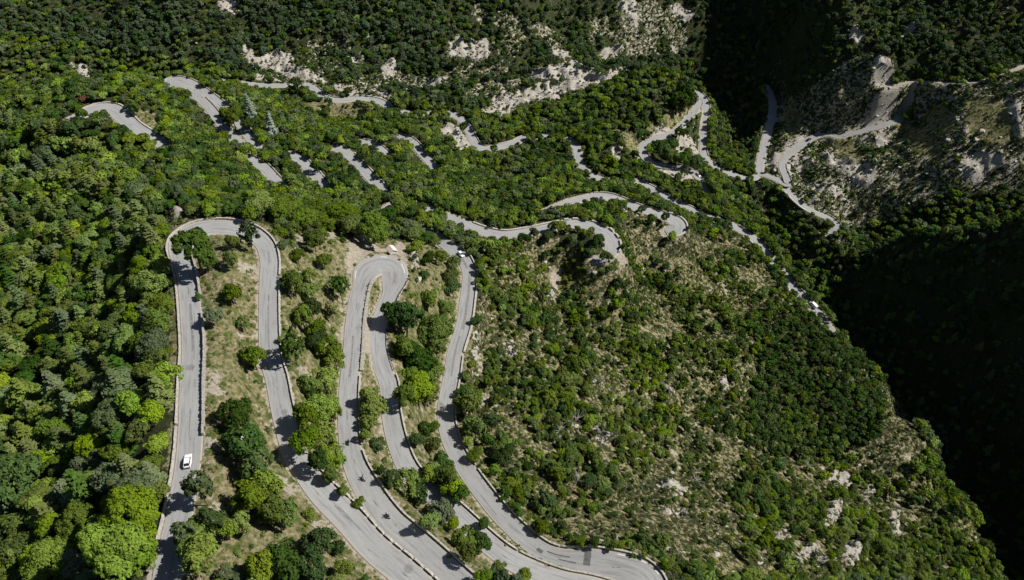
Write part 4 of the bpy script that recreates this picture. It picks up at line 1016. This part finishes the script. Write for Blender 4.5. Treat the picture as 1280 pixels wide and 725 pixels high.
for k_, (rk, hc, crowns, trunks) in KIND.items():
    if k_ == 'big': continue
    use = CROWN_BL_FAR if k_ == 'broadleaf_tree' else crowns
    tl = [t_ for t_ in use if t_ not in ('silver', 'rust')]
    protos = []; index = {}
    for t_ in tl:
        for j, m_ in enumerate(use[t_]): index[(t_, j)] = len(protos); protos.append([m_]+([trunks[0]] if trunks else []))
    if k_ == 'broadleaf_tree':     # nearer ones use the finer crowns
        for t_ in ('bright', 'mid', 'dark', 'grey'):
            for j, m_ in enumerate(CROWN_BL[t_][:3]): index[(t_+'_near', j)] = len(protos); protos.append([m_, trunks[0]])
    pts = []
    for t in TREES:
        if t['kind'] != k_ or t.get('ind'): continue
        s = t['R']/rk; tn = t['tone'] if t['tone'] in tl else tl[0]
        if k_ == 'broadleaf_tree' and t['D'] < 330 and t['R'] > 1.2: key = (tn+'_near', rg.randrange(3))
        else: key = (tn, rg.randrange(len(use[tn])))
        pts.append((t['x'], t['y'], t['z']-.1, s, s*rg.uniform(.85, 1.25)*(.78 if k_ == 'conifer_tree' else 1.18 if t['c'] in (SC, DS, HE) else 1), rg.random()*6.28, index[key]))
    mass(MASSNAME[k_][0], MASSNAME[k_][1], pts, protos)
# ---- heath and dry tufts
rg2 = np.random.default_rng(91)
pts = []
for step, table, tset in ((1.7, {SC: .5, HE: .8, VG: .75, GR: .5, RO: .45, CL: .06, FM: .1, DS: .4}, None),):
    xs = np.arange(-250, 420, step); ys = np.arange(62, 620, step); x, y = np.meshgrid(xs, ys); x = x.ravel()+rg2.uniform(-.8, .8, x.size); y = y.ravel()+rg2.uniform(-.8, .8, y.size)
    z = hsample(x, y); c, u, v, D = cover_at(x, y, z); p = np.zeros(len(x))
    for k2, pr in table.items(): p[c == k2] = pr
    p *= np.clip(.55+fbm(x, y, 7, 3, 61)*.8, .05, 1.5)
    ok = (rg2.random(len(x)) < p) & (u > -20) & (u < 1300) & (v > -20) & (v < 745) & (gsample(dmin, x, y) > .9)
    x, y, z, c = x[ok], y[ok], z[ok], c[ok]
    tn = np.where(rg2.random(len(x)) < np.where(c == HE, .62, np.where(c == VG, .15, .35)), 0, np.where(rg2.random(len(x)) < np.where(c == VG, .42, .3), 1, 2))
    s = rg2.uniform(.45, 1.15, len(x))
    pts = [(x[i], y[i], z[i]-.05, s[i], s[i]*.9, rg2.random()*6.28, tn[i]*3+rg2.integers(3)) for i in range(len(x))]
print('tufts', len(pts))
o = mass('undergrowth', 'heath and dry grass tufts over the open slopes', pts, [[m_] for t_ in ('heath', 'straw', 'olive') for m_ in TUFT[t_]])

# ================================================================ vehicles, riders, hut, dead trees, boulders
P_WHITE = plain('white_paint', (.80, .80, .79), .3, var=.02, spec=.5)
P_BLACK = plain('black_paint', (.02, .022, .03), .25, var=.1, spec=.5)
P_BLUE = plain('dark_blue_paint', (.02, .03, .07), .25, var=.1)
P_GREY = plain('grey_paint', (.33, .34, .35), .3, var=.05)
P_RED = plain('red_plastic', (.35, .02, .02), .35)
P_GLASS = plain('tinted_glass', (.02, .023, .026), .12, var=.05, spec=.6)
P_TYRE = plain('tyre_rubber', (.025, .025, .025), .9)
P_RIM = plain('rim_metal', (.45, .45, .45), .35, .8)
P_LAMP = plain('lamp_glass', (.7, .7, .68), .15)
P_CHROME = plain('chrome', (.5, .5, .5), .25, 1.0)
P_LEATHER = plain('black_leather', (.025, .025, .03), .6)
P_JACKET = plain('grey_jacket', (.36, .37, .40), .8)
P_REDJ = plain('dark_red_jacket', (.09, .015, .015), .7)
P_HELM = plain('helmet_shell', (.6, .6, .6), .25)
P_HELMB = plain('dark_helmet_shell', (.03, .03, .035), .25)
P_ROOF = plain('pale_pink_roofing', (.68, .56, .50), .85, var=.08, scale=5)
P_RENDER = plain('white_render', (.66, .64, .60), .9, var=.08)
P_WOOD = plain('brown_wood', (.12, .075, .045), .8)

def bm_obj(name, bm, mat, parent=None, smooth=False):
    me_ = bpy.data.meshes.new(name); bmesh.ops.recalc_face_normals(bm, faces=bm.faces[:]); bm.to_mesh(me_); bm.free()
    for p_ in me_.polygons: p_.use_smooth = smooth
    me_.materials.append(mat); return link(name, me_, parent)
def loft(bm, rings, cap=True):
    vs_ = [[bm.verts.new(p_) for p_ in r] for r in rings]; n_ = len(vs_[0])
    for a, b in zip(vs_[:-1], vs_[1:]):
        for k_ in range(n_): bm.faces.new((a[k_], a[(k_+1) % n_], b[(k_+1) % n_], b[k_]))
    if cap: bm.faces.new(vs_[0][::-1]); bm.faces.new(vs_[-1])
def boxm(bm, cx, cy, cz, sx, sy, sz, bev=0.0, rot=None):
    M_ = Matrix.Translation((cx, cy, cz)) @ (rot or Matrix.Identity(4)) @ Matrix.Diagonal((sx, sy, sz, 1))
    r = bmesh.ops.create_cube(bm, size=1, matrix=M_)
    if bev: bmesh.ops.bevel(bm, geom=list({e for v in r['verts'] for e in v.link_edges}), offset=bev, segments=2, affect='EDGES')
def wheel(root, x, y, R, w_, tm=None):
    bm = bmesh.new(); bmesh.ops.create_cone(bm, cap_ends=True, segments=20, radius1=R, radius2=R, depth=w_, matrix=Matrix.Translation((x, y, R)) @ Matrix.Rotation(math.pi/2, 4, 'X'))
    bmesh.ops.bevel(bm, geom=bm.edges[:], offset=.03, segments=1, affect='EDGES')
    o = bm_obj('wheel', bm, P_TYRE, root)
    bm = bmesh.new(); bmesh.ops.create_cone(bm, cap_ends=True, segments=14, radius1=R*.62, radius2=R*.62, depth=w_+.02, matrix=Matrix.Translation((x, y, R)) @ Matrix.Rotation(math.pi/2, 4, 'X'))
    bm_obj('rim', bm, P_RIM, o)
def on_road(rname, u, v):
    r = ROADS[rname]; i = near_index(r, u, v); c = r['c']; i = min(max(i, 2), len(c)-3)
    t = Vector(c[i+2]-c[i-2]).normalized(); z = c[i][2]+.03+.006*list(ROADS).index(rname)+.015
    p = unproj_z(u, v, z-Z0)
    return Vector((p[0], p[1], z)), t
def pose(root, pos, t, flip=False):
    t = -t if flip else t; yv = Vector((0, 0, 1)).cross(t).normalized(); zv = t.cross(yv)
    root.rotation_mode = 'XYZ'; root.rotation_euler = Matrix((t, yv, zv)).transposed().to_euler(); root.location = pos
def section(x, hw, z0_, z1_, ins=.06):    # one ring of a vehicle body, seen along x
    return [(x, -hw+ins, z0_), (x, -hw, z0_+.15), (x, -hw, z1_-.14), (x, -hw+ins*1.6, z1_), (x, hw-ins*1.6, z1_), (x, hw, z1_-.14), (x, hw, z0_+.15), (x, hw-ins, z0_)]
def make_car(label, paint, pos, t, flip=False, kind='car', s=1.0, suv=False):
    root = empty('parked_car' if False else 'car', (0, 0, 0)); tag(root, label, 'car')
    top = 1.62 if suv else 1.46
    bm = bmesh.new()
    loft(bm, [section(-2.12, .72, .38, .72), section(-2.02, .84, .26, .90), section(-1.3, .89, .22, .95), section(0, .90, .22, .93), section(1.1, .89, .22, .90), section(1.75, .86, .24, .80), section(2.1, .74, .34, .62)])
    bm_obj('body', bm, paint, root, False)
    def cab(x, hw, z): return [(x, -hw, z), (x, hw, z)]
    bm = bmesh.new()   # glasshouse, dark all round
    lo = [(-1.95, -.76), (-1.95, .76), (.95, .76), (.95, -.76)]; hi = [(-1.45, -.60), (-1.45, .60), (.20, .60), (.20, -.60)]
    loft(bm, [[(x, y, .88) for x, y in lo], [(x, y, top-.07) for x, y in hi]])
    bm_obj('window_glass', bm, P_GLASS, root)
    bm = bmesh.new(); boxm(bm, -.62, 0, top-.03, 1.72, 1.24, .09, .03); bm_obj('roof', bm, paint, root)
    for y in (-1, 1):   # pillars
        for (xa, xb) in ((.95, .20), (-.35, -.45), (-1.95, -1.45)):
            bm = bmesh.new(); w_ = .05
            loft(bm, [[(xa-w_, y*.78, .88), (xa+w_, y*.78, .88), (xa+w_, y*.72, .88), (xa-w_, y*.72, .88)], [(xb-w_, y*.63, top-.05), (xb+w_, y*.63, top-.05), (xb+w_, y*.57, top-.05), (xb-w_, y*.57, top-.05)]])
            bm_obj('pillar', bm, paint, root)
        bm = bmesh.new(); boxm(bm, 2.0, y*.60, .62, .16, .32, .14, .03); bm_obj('headlight', bm, P_LAMP, root)
        bm = bmesh.new(); boxm(bm, -2.07, y*.66, .76, .12, .22, .18, .03); bm_obj('taillight', bm, P_RED, root)
        bm = bmesh.new(); boxm(bm, .72, y*.99, .98, .12, .18, .13, .03); bm_obj('mirror', bm, paint, root)
        for x in (-1.28, 1.32): wheel(root, x, y*.78, .33, .22)
    bm = bmesh.new(); boxm(bm, 2.09, 0, .45, .07, .9, .16, .02); bm_obj('grille', bm, P_TYRE, root)
    bm = bmesh.new(); boxm(bm, -2.12, 0, .5, .05, 1.3, .14, .02); bm_obj('bumper', bm, P_TYRE, root)
    pose(root, pos, t, flip); return root
def make_van(label, pos, t, flip=False):
    root = empty('van', (0, 0, 0)); tag(root, label, 'van')
    bm = bmesh.new()
    def sec(x, hw, z0_, z1_): return [(x, -hw+.05, z0_), (x, -hw, z0_+.2), (x, -hw+.06, z1_-.25), (x, -hw+.2, z1_), (x, hw-.2, z1_), (x, hw-.06, z1_-.25), (x, hw, z0_+.2), (x, hw-.05, z0_)]
    loft(bm, [sec(-2.7, .95, .35, 2.35), sec(-2.6, 1.0, .3, 2.5), sec(1.0, 1.0, .3, 2.5), sec(1.35, .98, .3, 2.38), sec(2.05, .93, .3, 1.35), sec(2.65, .85, .36, 1.05)])
    bm_obj('body', bm, P_WHITE, root)
    bm = bmesh.new(); loft(bm, [[(1.42, -.76, 2.28), (1.42, .76, 2.28), (1.46, .76, 2.30), (1.46, -.76, 2.30)], [(2.06, -.84, 1.36), (2.06, .84, 1.36), (2.12, .84, 1.38), (2.12, -.84, 1.38)]]); bm_obj('windscreen', bm, P_GLASS, root)
    for y in (-1, 1):
        bm = bmesh.new(); loft(bm, [[(.45, y*.955, 2.1), (1.3, y*.955, 2.1), (1.3, y*.935, 2.1), (.45, y*.935, 2.1)], [(.45, y*1.01, 1.35), (1.85, y*.985, 1.35), (1.85, y*.93, 1.35), (.45, y*.97, 1.35)]]); bm_obj('side_window', bm, P_GLASS, root)
        bm = bmesh.new(); boxm(bm, 1.75, y*1.12, 1.45, .12, .2, .3, .03); bm_obj('mirror', bm, P_TYRE, root)
        bm = bmesh.new(); boxm(bm, 2.55, y*.66, .85, .16, .3, .2, .03); bm_obj('headlight', bm, P_LAMP, root)
        bm = bmesh.new(); boxm(bm, -2.7, y*.86, 1.0, .06, .12, .5, .02); bm_obj('taillight', bm, P_RED, root)
        for x in (-1.6, 1.75): wheel(root, x, y*.86, .36, .24)
    bm = bmesh.new(); boxm(bm, -2.68, 0, 1.85, .06, 1.4, .5, .02); bm_obj('rear_window', bm, P_GLASS, root)
    bm = bmesh.new(); boxm(bm, 2.62, 0, .6, .1, 1.4, .2, .03); bm_obj('bumper', bm, P_TYRE, root)
    pose(root, pos, t, flip); return root
def tube_bm(bm, pts, r, seg=8):
    rings = []
    for i, p_ in enumerate(pts):
        p_ = Vector(p_); d = (Vector(pts[min(i+1, len(pts)-1)])-Vector(pts[max(i-1, 0)])).normalized(); a = d.cross(Vector((0, 1, .01))).normalized(); b = d.cross(a)
        rr = r[i] if isinstance(r, (list, tuple)) else r
        rings.append([tuple(p_+(a*math.cos(k_*6.283/seg)+b*math.sin(k_*6.283/seg))*rr) for k_ in range(seg)])
    loft(bm, rings)
def make_motorcycle(label, pos, t, paint, flip=False):
    root = empty('motorcycle', (0, 0, 0)); tag(root, label, 'motorcycle', 'motorcycles ridden down the third road')
    wheel(root, .74, 0, .31, .13); wheel(root, -.70, 0, .32, .18)
    bm = bmesh.new(); loft(bm, [[(x, -w_, z-h_), (x, -w_*1.1, z), (x, -w_*.5, z+h_), (x, w_*.5, z+h_), (x, w_*1.1, z), (x, w_, z-h_)] for x, w_, z, h_ in ((-.28, .14, .55, .2), (0, .17, .50, .26), (.3, .17, .52, .24), (.48, .10, .62, .18))]); bm_obj('engine', bm, P_DARKM, root)
    bm = bmesh.new(); loft(bm, [[(x, -w_, z-h_), (x, -w_, z), (x, -w_*.5, z+h_), (x, w_*.5, z+h_), (x, w_, z), (x, w_, z-h_)] for x, w_, z, h_ in ((-.12, .10, .82, .08), (.08, .17, .86, .13), (.30, .17, .89, .13), (.46, .08, .86, .08))]); bm_obj('tank', bm, paint, root)
    bm = bmesh.new(); loft(bm, [[(x, -w_, z-h_), (x, -w_, z+h_), (x, w_, z+h_), (x, w_, z-h_)] for x, w_, z, h_ in ((-.98, .07, .95, .03), (-.7, .13, .88, .05), (-.4, .15, .82, .05), (-.1, .11, .80, .05))]); bm_obj('seat', bm, P_LEATHER, root)
    bm = bmesh.new(); loft(bm, [[(x, -w_, z-h_), (x, -w_*1.1, z), (x, -w_*.4, z+h_), (x, w_*.4, z+h_), (x, w_*1.1, z), (x, w_, z-h_)] for x, w_, z, h_ in ((.42, .16, .9, .2), (.62, .2, .88, .24), (.80, .14, .84, .16), (.90, .04, .80, .06))]); bm_obj('fairing', bm, paint, root)
    bm = bmesh.new(); tube_bm(bm, [(.42, -.36, .98), (.5, -.2, 1.02), (.52, 0, 1.03), (.5, .2, 1.02), (.42, .36, .98)], .018); bm_obj('handlebar', bm, P_DARKM, root)
    for y in (-.1, .1):
        bm = bmesh.new(); tube_bm(bm, [(.74, y, .31), (.52, y, 1.0)], .028); bm_obj('fork', bm, P_CHROME, root)
        bm = bmesh.new(); tube_bm(bm, [(-.70, y, .32), (-.2, y, .42)], .03); bm_obj('swingarm', bm, P_DARKM, root)
    bm = bmesh.new(); tube_bm(bm, [(0, -.17, .3), (-.5, -.2, .36), (-.95, -.2, .48)], [.04, .05, .065]); bm_obj('exhaust', bm, P_CHROME, root)
    bm = bmesh.new(); boxm(bm, .88, 0, .84, .06, .16, .12, .02); bm_obj('headlight', bm, P_LAMP, root)
    bm = bmesh.new(); boxm(bm, -1.0, 0, .93, .05, .12, .06, .015); bm_obj('taillight', bm, P_RED, root)
    pose(root, pos, t, flip); return root
P_DARKM = P_TYRE
def make_rider(label, pos, t, suit, helm, flip=False):
    verts = [(-.22, 0, .95)]; rad = [.15]; edges = []
    def chain(start, pts):
        prev = start
        for (p_, r_) in pts: verts.append(p_); rad.append(r_); edges.append((prev, len(verts)-1)); prev = len(verts)-1
        return prev
    chest = chain(0, [((-.10, 0, 1.12), .145), ((.04, 0, 1.33), .165)])
    neck = chain(chest, [((.12, 0, 1.47), .065), ((.16, 0, 1.60), .09)])
    for s in (-1, 1):
        w_ = chain(chest, [((.07, s*.20, 1.40), .07), ((.22, s*.36, 1.20), .052), ((.40, s*.33, 1.045), .032), ((.445, s*.32, 1.03), .038)])
        for k_, (dy, L_) in enumerate(((-.030, .052), (-.010, .060), (.010, .056), (.030, .044))):
            chain(w_, [((.475, s*.32+dy, 1.042), .010), ((.475+L_*.4, s*.32+dy, 1.015), .009), ((.46, s*.32+dy, .985), .008)])
        chain(w_, [((.43, s*.32-s*.045, 1.01), .011), ((.455, s*.32-s*.055, .985), .009)])
        chain(0, [((-.16, s*.12, .90), .11), ((.26, s*.24, .80), .075), ((.06, s*.22, .46), .055), ((-.06, s*.21, .33), .042), ((.10, s*.21, .29), .038)])
    me_ = bpy.data.meshes.new('person'); me_.from_pydata(verts, edges, []); me_.materials.append(suit)
    o = link('person', me_); sm = o.modifiers.new('skin', 'SKIN'); sm.use_smooth_shade = True
    for i, r_ in enumerate(rad): me_.skin_vertices[0].data[i].radius = (r_, r_)
    me_.skin_vertices[0].data[0].use_root = True
    o.modifiers.new('sub', 'SUBSURF').levels = 1; o.modifiers['sub'].render_levels = 1
    bm = bmesh.new(); bmesh.ops.create_uvsphere(bm, u_segments=16, v_segments=12, radius=.145, matrix=Matrix.Translation((.18, 0, 1.66)) @ Matrix.Diagonal((1.12, .92, 1.0, 1))); h_ = bm_obj('helmet', bm, helm, o, True)
    bm = bmesh.new(); bmesh.ops.create_uvsphere(bm, u_segments=16, v_segments=12, radius=.11, matrix=Matrix.Translation((.245, 0, 1.65)) @ Matrix.Diagonal((1.0, 1.05, .55, 1))); bm_obj('visor', bm, P_GLASS, h_, True)
    tag(o, label, 'person', 'motorcycle riders on the third road'); pose(o, pos, t, flip); return o
p_, t_ = on_road('upper_loop', 235.5, 578); make_car('small white hatchback driving up the leftmost road', P_WHITE, p_, t_)
p_, t_ = on_road('lower_loop', 576.5, 319); make_car('white car on the bend at the top of right-hand near road', P_WHITE, p_, t_, True)
p_, t_ = on_road('valley_road', 1016, 382.5); make_van('white van on valley road just behind the scrub crest', p_, t_, True)
p_, t_ = on_road('peninsula_road', 858.5, 152); make_car('black car between white wall and cliff on far twin road', P_BLACK, p_, t_, suv=True)
p_, t_ = on_road('peninsula_road', 872.5, 219); make_car('grey car on the far road bend below the rocky knoll', P_GREY, p_, t_, True)
p_, t_ = on_road('cliff_road', 1011, 175); make_car('dark blue car under the pale cliff on the far right road', P_BLUE, p_, t_)
for (u, v, j, hmat, pm_, lb) in ((436, 554, P_LEATHER, P_HELMB, P_BLACK, ('black motorcycle farthest up the third road', 'rider in black on the uppermost motorcycle')), (455, 599, P_JACKET, P_HELM, P_GREY, ('grey motorcycle in the middle of the three by the wall', 'rider in pale grey jacket on the middle motorcycle')),
                            (485, 646, P_LEATHER, P_HELM, P_BLACK, ('black motorcycle lowest of the three on the third road', 'rider in black with pale helmet on the lowest motorcycle'))):
    p_, t_ = on_road('lower_loop', u, v); make_motorcycle(lb[0], p_, t_, pm_, True); make_rider(lb[1], p_, t_, j, hmat, True)

# hut beside the second hairpin
def make_hut():
    r = ROADS['lower_loop']; p = unproj_z(489.5, 312, -188.5)
    i = near_index(r, 489, 331); z = r['c'][i][2]
    gz = float(hsample(np.array([p[0]]), np.array([p[1]]))[0])
    root = empty('hut', (p[0], p[1], min(gz, z+.6)-.1), math.radians(-58)); tag(root, 'small white hut with pale pink gable roof beside second hairpin', 'hut')
    W_, L_, E_, Rg = 1.35, 1.7, 2.1, 3.0
    bm = bmesh.new(); loft(bm, [[(y, -W_, -1), (y, W_, -1), (y, W_, E_), (y, 0, Rg-.12), (y, -W_, E_)] for y in (-L_, L_)]); bm_obj('wall', bm, P_RENDER, root)
    for s in (-1, 1):
        bm = bmesh.new(); loft(bm, [[(y, 0, Rg), (y, 0, Rg-.12), (y, s*(W_+.3), E_-.30), (y, s*(W_+.3), E_-.18)] for y in (-L_-.25, L_+.25)]); bm_obj('roof_slope', bm, P_ROOF, root)
    bm = bmesh.new(); boxm(bm, -L_-.01, .2, .85, .06, .95, 1.75, .01); d_ = bm_obj('door', bm, P_DARKM, root)
    bm = bmesh.new(); boxm(bm, -L_-.06, .55, .9, .05, .12, .05, .01); bm_obj('handle', bm, P_CHROME, d_)
    bm = bmesh.new(); boxm(bm, .2, -W_-.01, 1.4, .7, .05, .6, .01); w__ = bm_obj('window', bm, P_GLASS, root)
    bm = bmesh.new(); boxm(bm, .2, -W_-.03, 1.07, .85, .12, .06, .01); bm_obj('sill', bm, P_RENDER, w__)
make_hut()

# dead grey trees
DW = [trunk_mesh('dead_tree', 4.2, .16, s, limbs=11, mat=DEADWOOD, top=.2, spread=.62) for s in (3, 8, 15)]
for i, (u, v, lb) in enumerate([(718,531,'bleached dead tree, leftmost of three in a row mid-slope'), (745,544,'bleached dead tree, middle one of three in a row mid-slope'), (764,546,'bleached dead tree, right one of three in a row mid-slope'), (836,492,'bleached dead tree high in the middle of scrub slope'),
    (719,606,'bleached dead tree lowest left above the bottom right hairpin'), (866,604,'bleached dead tree among heath right of the lower hairpin'), (951,209+60,'bare grey tree in the valley woods below the road junction'), (698,544,'small bleached dead tree in dark bushes left of the row of three'), (1110,455,'bare grey leaning trunk on the scrub crest'), (1005,588,'bare grey tree on lower right slope')]):
    p = cast(u, v)
    if p is None: continue
    o = link('dead_tree', DW[i % 3]); o.location = (p[0], p[1], p[2]); o.rotation_euler = (.25*math.sin(i*2), .25*math.cos(i*3), i*1.9); o.scale = (1.1,)*3; tag(o, lb, 'dead tree', 'dead trees on the scrub slope')

# rocks
def rock_mesh(seed):
    rg = np.random.default_rng(seed); bm = bmesh.new(); bmesh.ops.create_icosphere(bm, subdivisions=2, radius=1)
    pl = [(unit(rg.normal(size=3)), .55+.35*rg.random()) for _ in range(9)]
    for v in bm.verts:
        for nrm_, d_ in pl:
            e = float(np.dot(np.array(v.co), nrm_))-d_
            if e > 0: v.co -= Vector(nrm_*e)
        v.co.z *= .7
    me_ = bpy.data.meshes.new('rock'); bm.to_mesh(me_); bm.free(); me_.materials.append(M_ROCK); return me_
ROCKS = [rock_mesh(s) for s in range(5)]
rg2 = np.random.default_rng(5); step = 2.2
xs = np.arange(-300, 420, step); ys = np.arange(62, 660, step); x, y = np.meshgrid(xs, ys); x = x.ravel()+rg2.uniform(-1, 1, x.size); y = y.ravel()+rg2.uniform(-1, 1, y.size)
z = hsample(x, y); c, u, v, D = cover_at(x, y, z); p = np.zeros(len(x))
for k2, pr in {CL: .4, RO: .07, HE: .04, SC: .02, VG: .015, GR: .03, FP: .03}.items(): p[c == k2] = pr
p *= np.clip(.5+fbm(x, y, 9, 3, 33)*1.1, .0, 2)
ok = (rg2.random(len(x)) < p) & (u > -10) & (u < 1290) & (v > -10) & (v < 735) & (gsample(dmin, x, y) > 1.0)
x, y, z, c = x[ok], y[ok], z[ok], c[ok]; s = (.25+.95*rg2.random(len(x))**2)*np.where(c == CL, 1.5, 1.0)
mass('rocks', 'loose pale limestone blocks on the open ground', [(x[i], y[i], z[i]-.1*s[i], s[i]*1.2, s[i]*rg2.uniform(.6, 1.2), rg2.random()*6.28, rg2.integers(5)) for i in range(len(x))], [[m_] for m_ in ROCKS])
for u, v, s, lb in ((1185,176,2.4,'pale boulder alone among dark bushes on far right slope'), (1226,165,3.2,'upper pale boulder above the white rock patch at far right'), (1220,175,2.8,'lower pale boulder above the white rock patch at far right')):
    p = cast(u, v)
    if p is not None:
        o = link('boulder', ROCKS[int(u) % 5]); o.location = p; o.scale = (s, s*.8, s); o.rotation_euler = (0, 0, u); tag(o, lb, 'boulder')

# ---------------------------------------------------------------- camera, light, world
cam_d = bpy.data.cameras.new('camera'); cam = bpy.data.objects.new('camera', cam_d); COL.objects.link(cam)
cam.location = (0, 0, Z0); cam.rotation_euler = (math.radians(90)-PITCH, 0, 0)
cam_d.sensor_width = 36; cam_d.lens = F/1280*36; cam_d.clip_end = 6000; cam_d.clip_start = 1
scene.camera = cam
SUN_EL, SUN_AZ = math.radians(47), math.radians(90-2)       # azimuth measured clockwise from +Y
sd = bpy.data.lights.new('sun', 'SUN'); sd.energy = 5.0; sd.angle = math.radians(.5); sd.color = (1, .965, .90)
so = bpy.data.objects.new('sun', sd); COL.objects.link(so)
sv = Vector((math.sin(SUN_AZ)*math.cos(SUN_EL), math.cos(SUN_AZ)*math.cos(SUN_EL), math.sin(SUN_EL)))
so.rotation_euler = sv.to_track_quat('Z', 'Y').to_euler(); so.location = (0, 0, 900)
w = bpy.data.worlds.new('World'); scene.world = w; w.use_nodes = True
nt = w.node_tree; nt.nodes.clear()
o_ = nt.nodes.new('ShaderNodeOutputWorld'); bg = nt.nodes.new('ShaderNodeBackground'); sk = nt.nodes.new('ShaderNodeTexSky')
sk.sky_type = 'NISHITA'; sk.sun_disc = False; sk.sun_elevation = SUN_EL; sk.sun_rotation = SUN_AZ; sk.altitude = 900
bg.inputs[1].default_value = .05
nt.links.new(sk.outputs[0], bg.inputs[0]); nt.links.new(bg.outputs[0], o_.inputs[0])
vs = scene.view_settings; vs.view_transform = 'Standard'; vs.look = 'None'; vs.gamma = 1; vs.use_curve_mapping = False; vs.exposure = 0.28
scene.render.engine = 'CYCLES'
cy = scene.cycles; cy.max_bounces = 4; cy.diffuse_bounces = 1; cy.glossy_bounces = 2; cy.transmission_bounces = 2; cy.transparent_max_bounces = 4
cy.use_denoising = True
try: cy.denoiser = 'OPENIMAGEDENOISE'
except Exception: pass
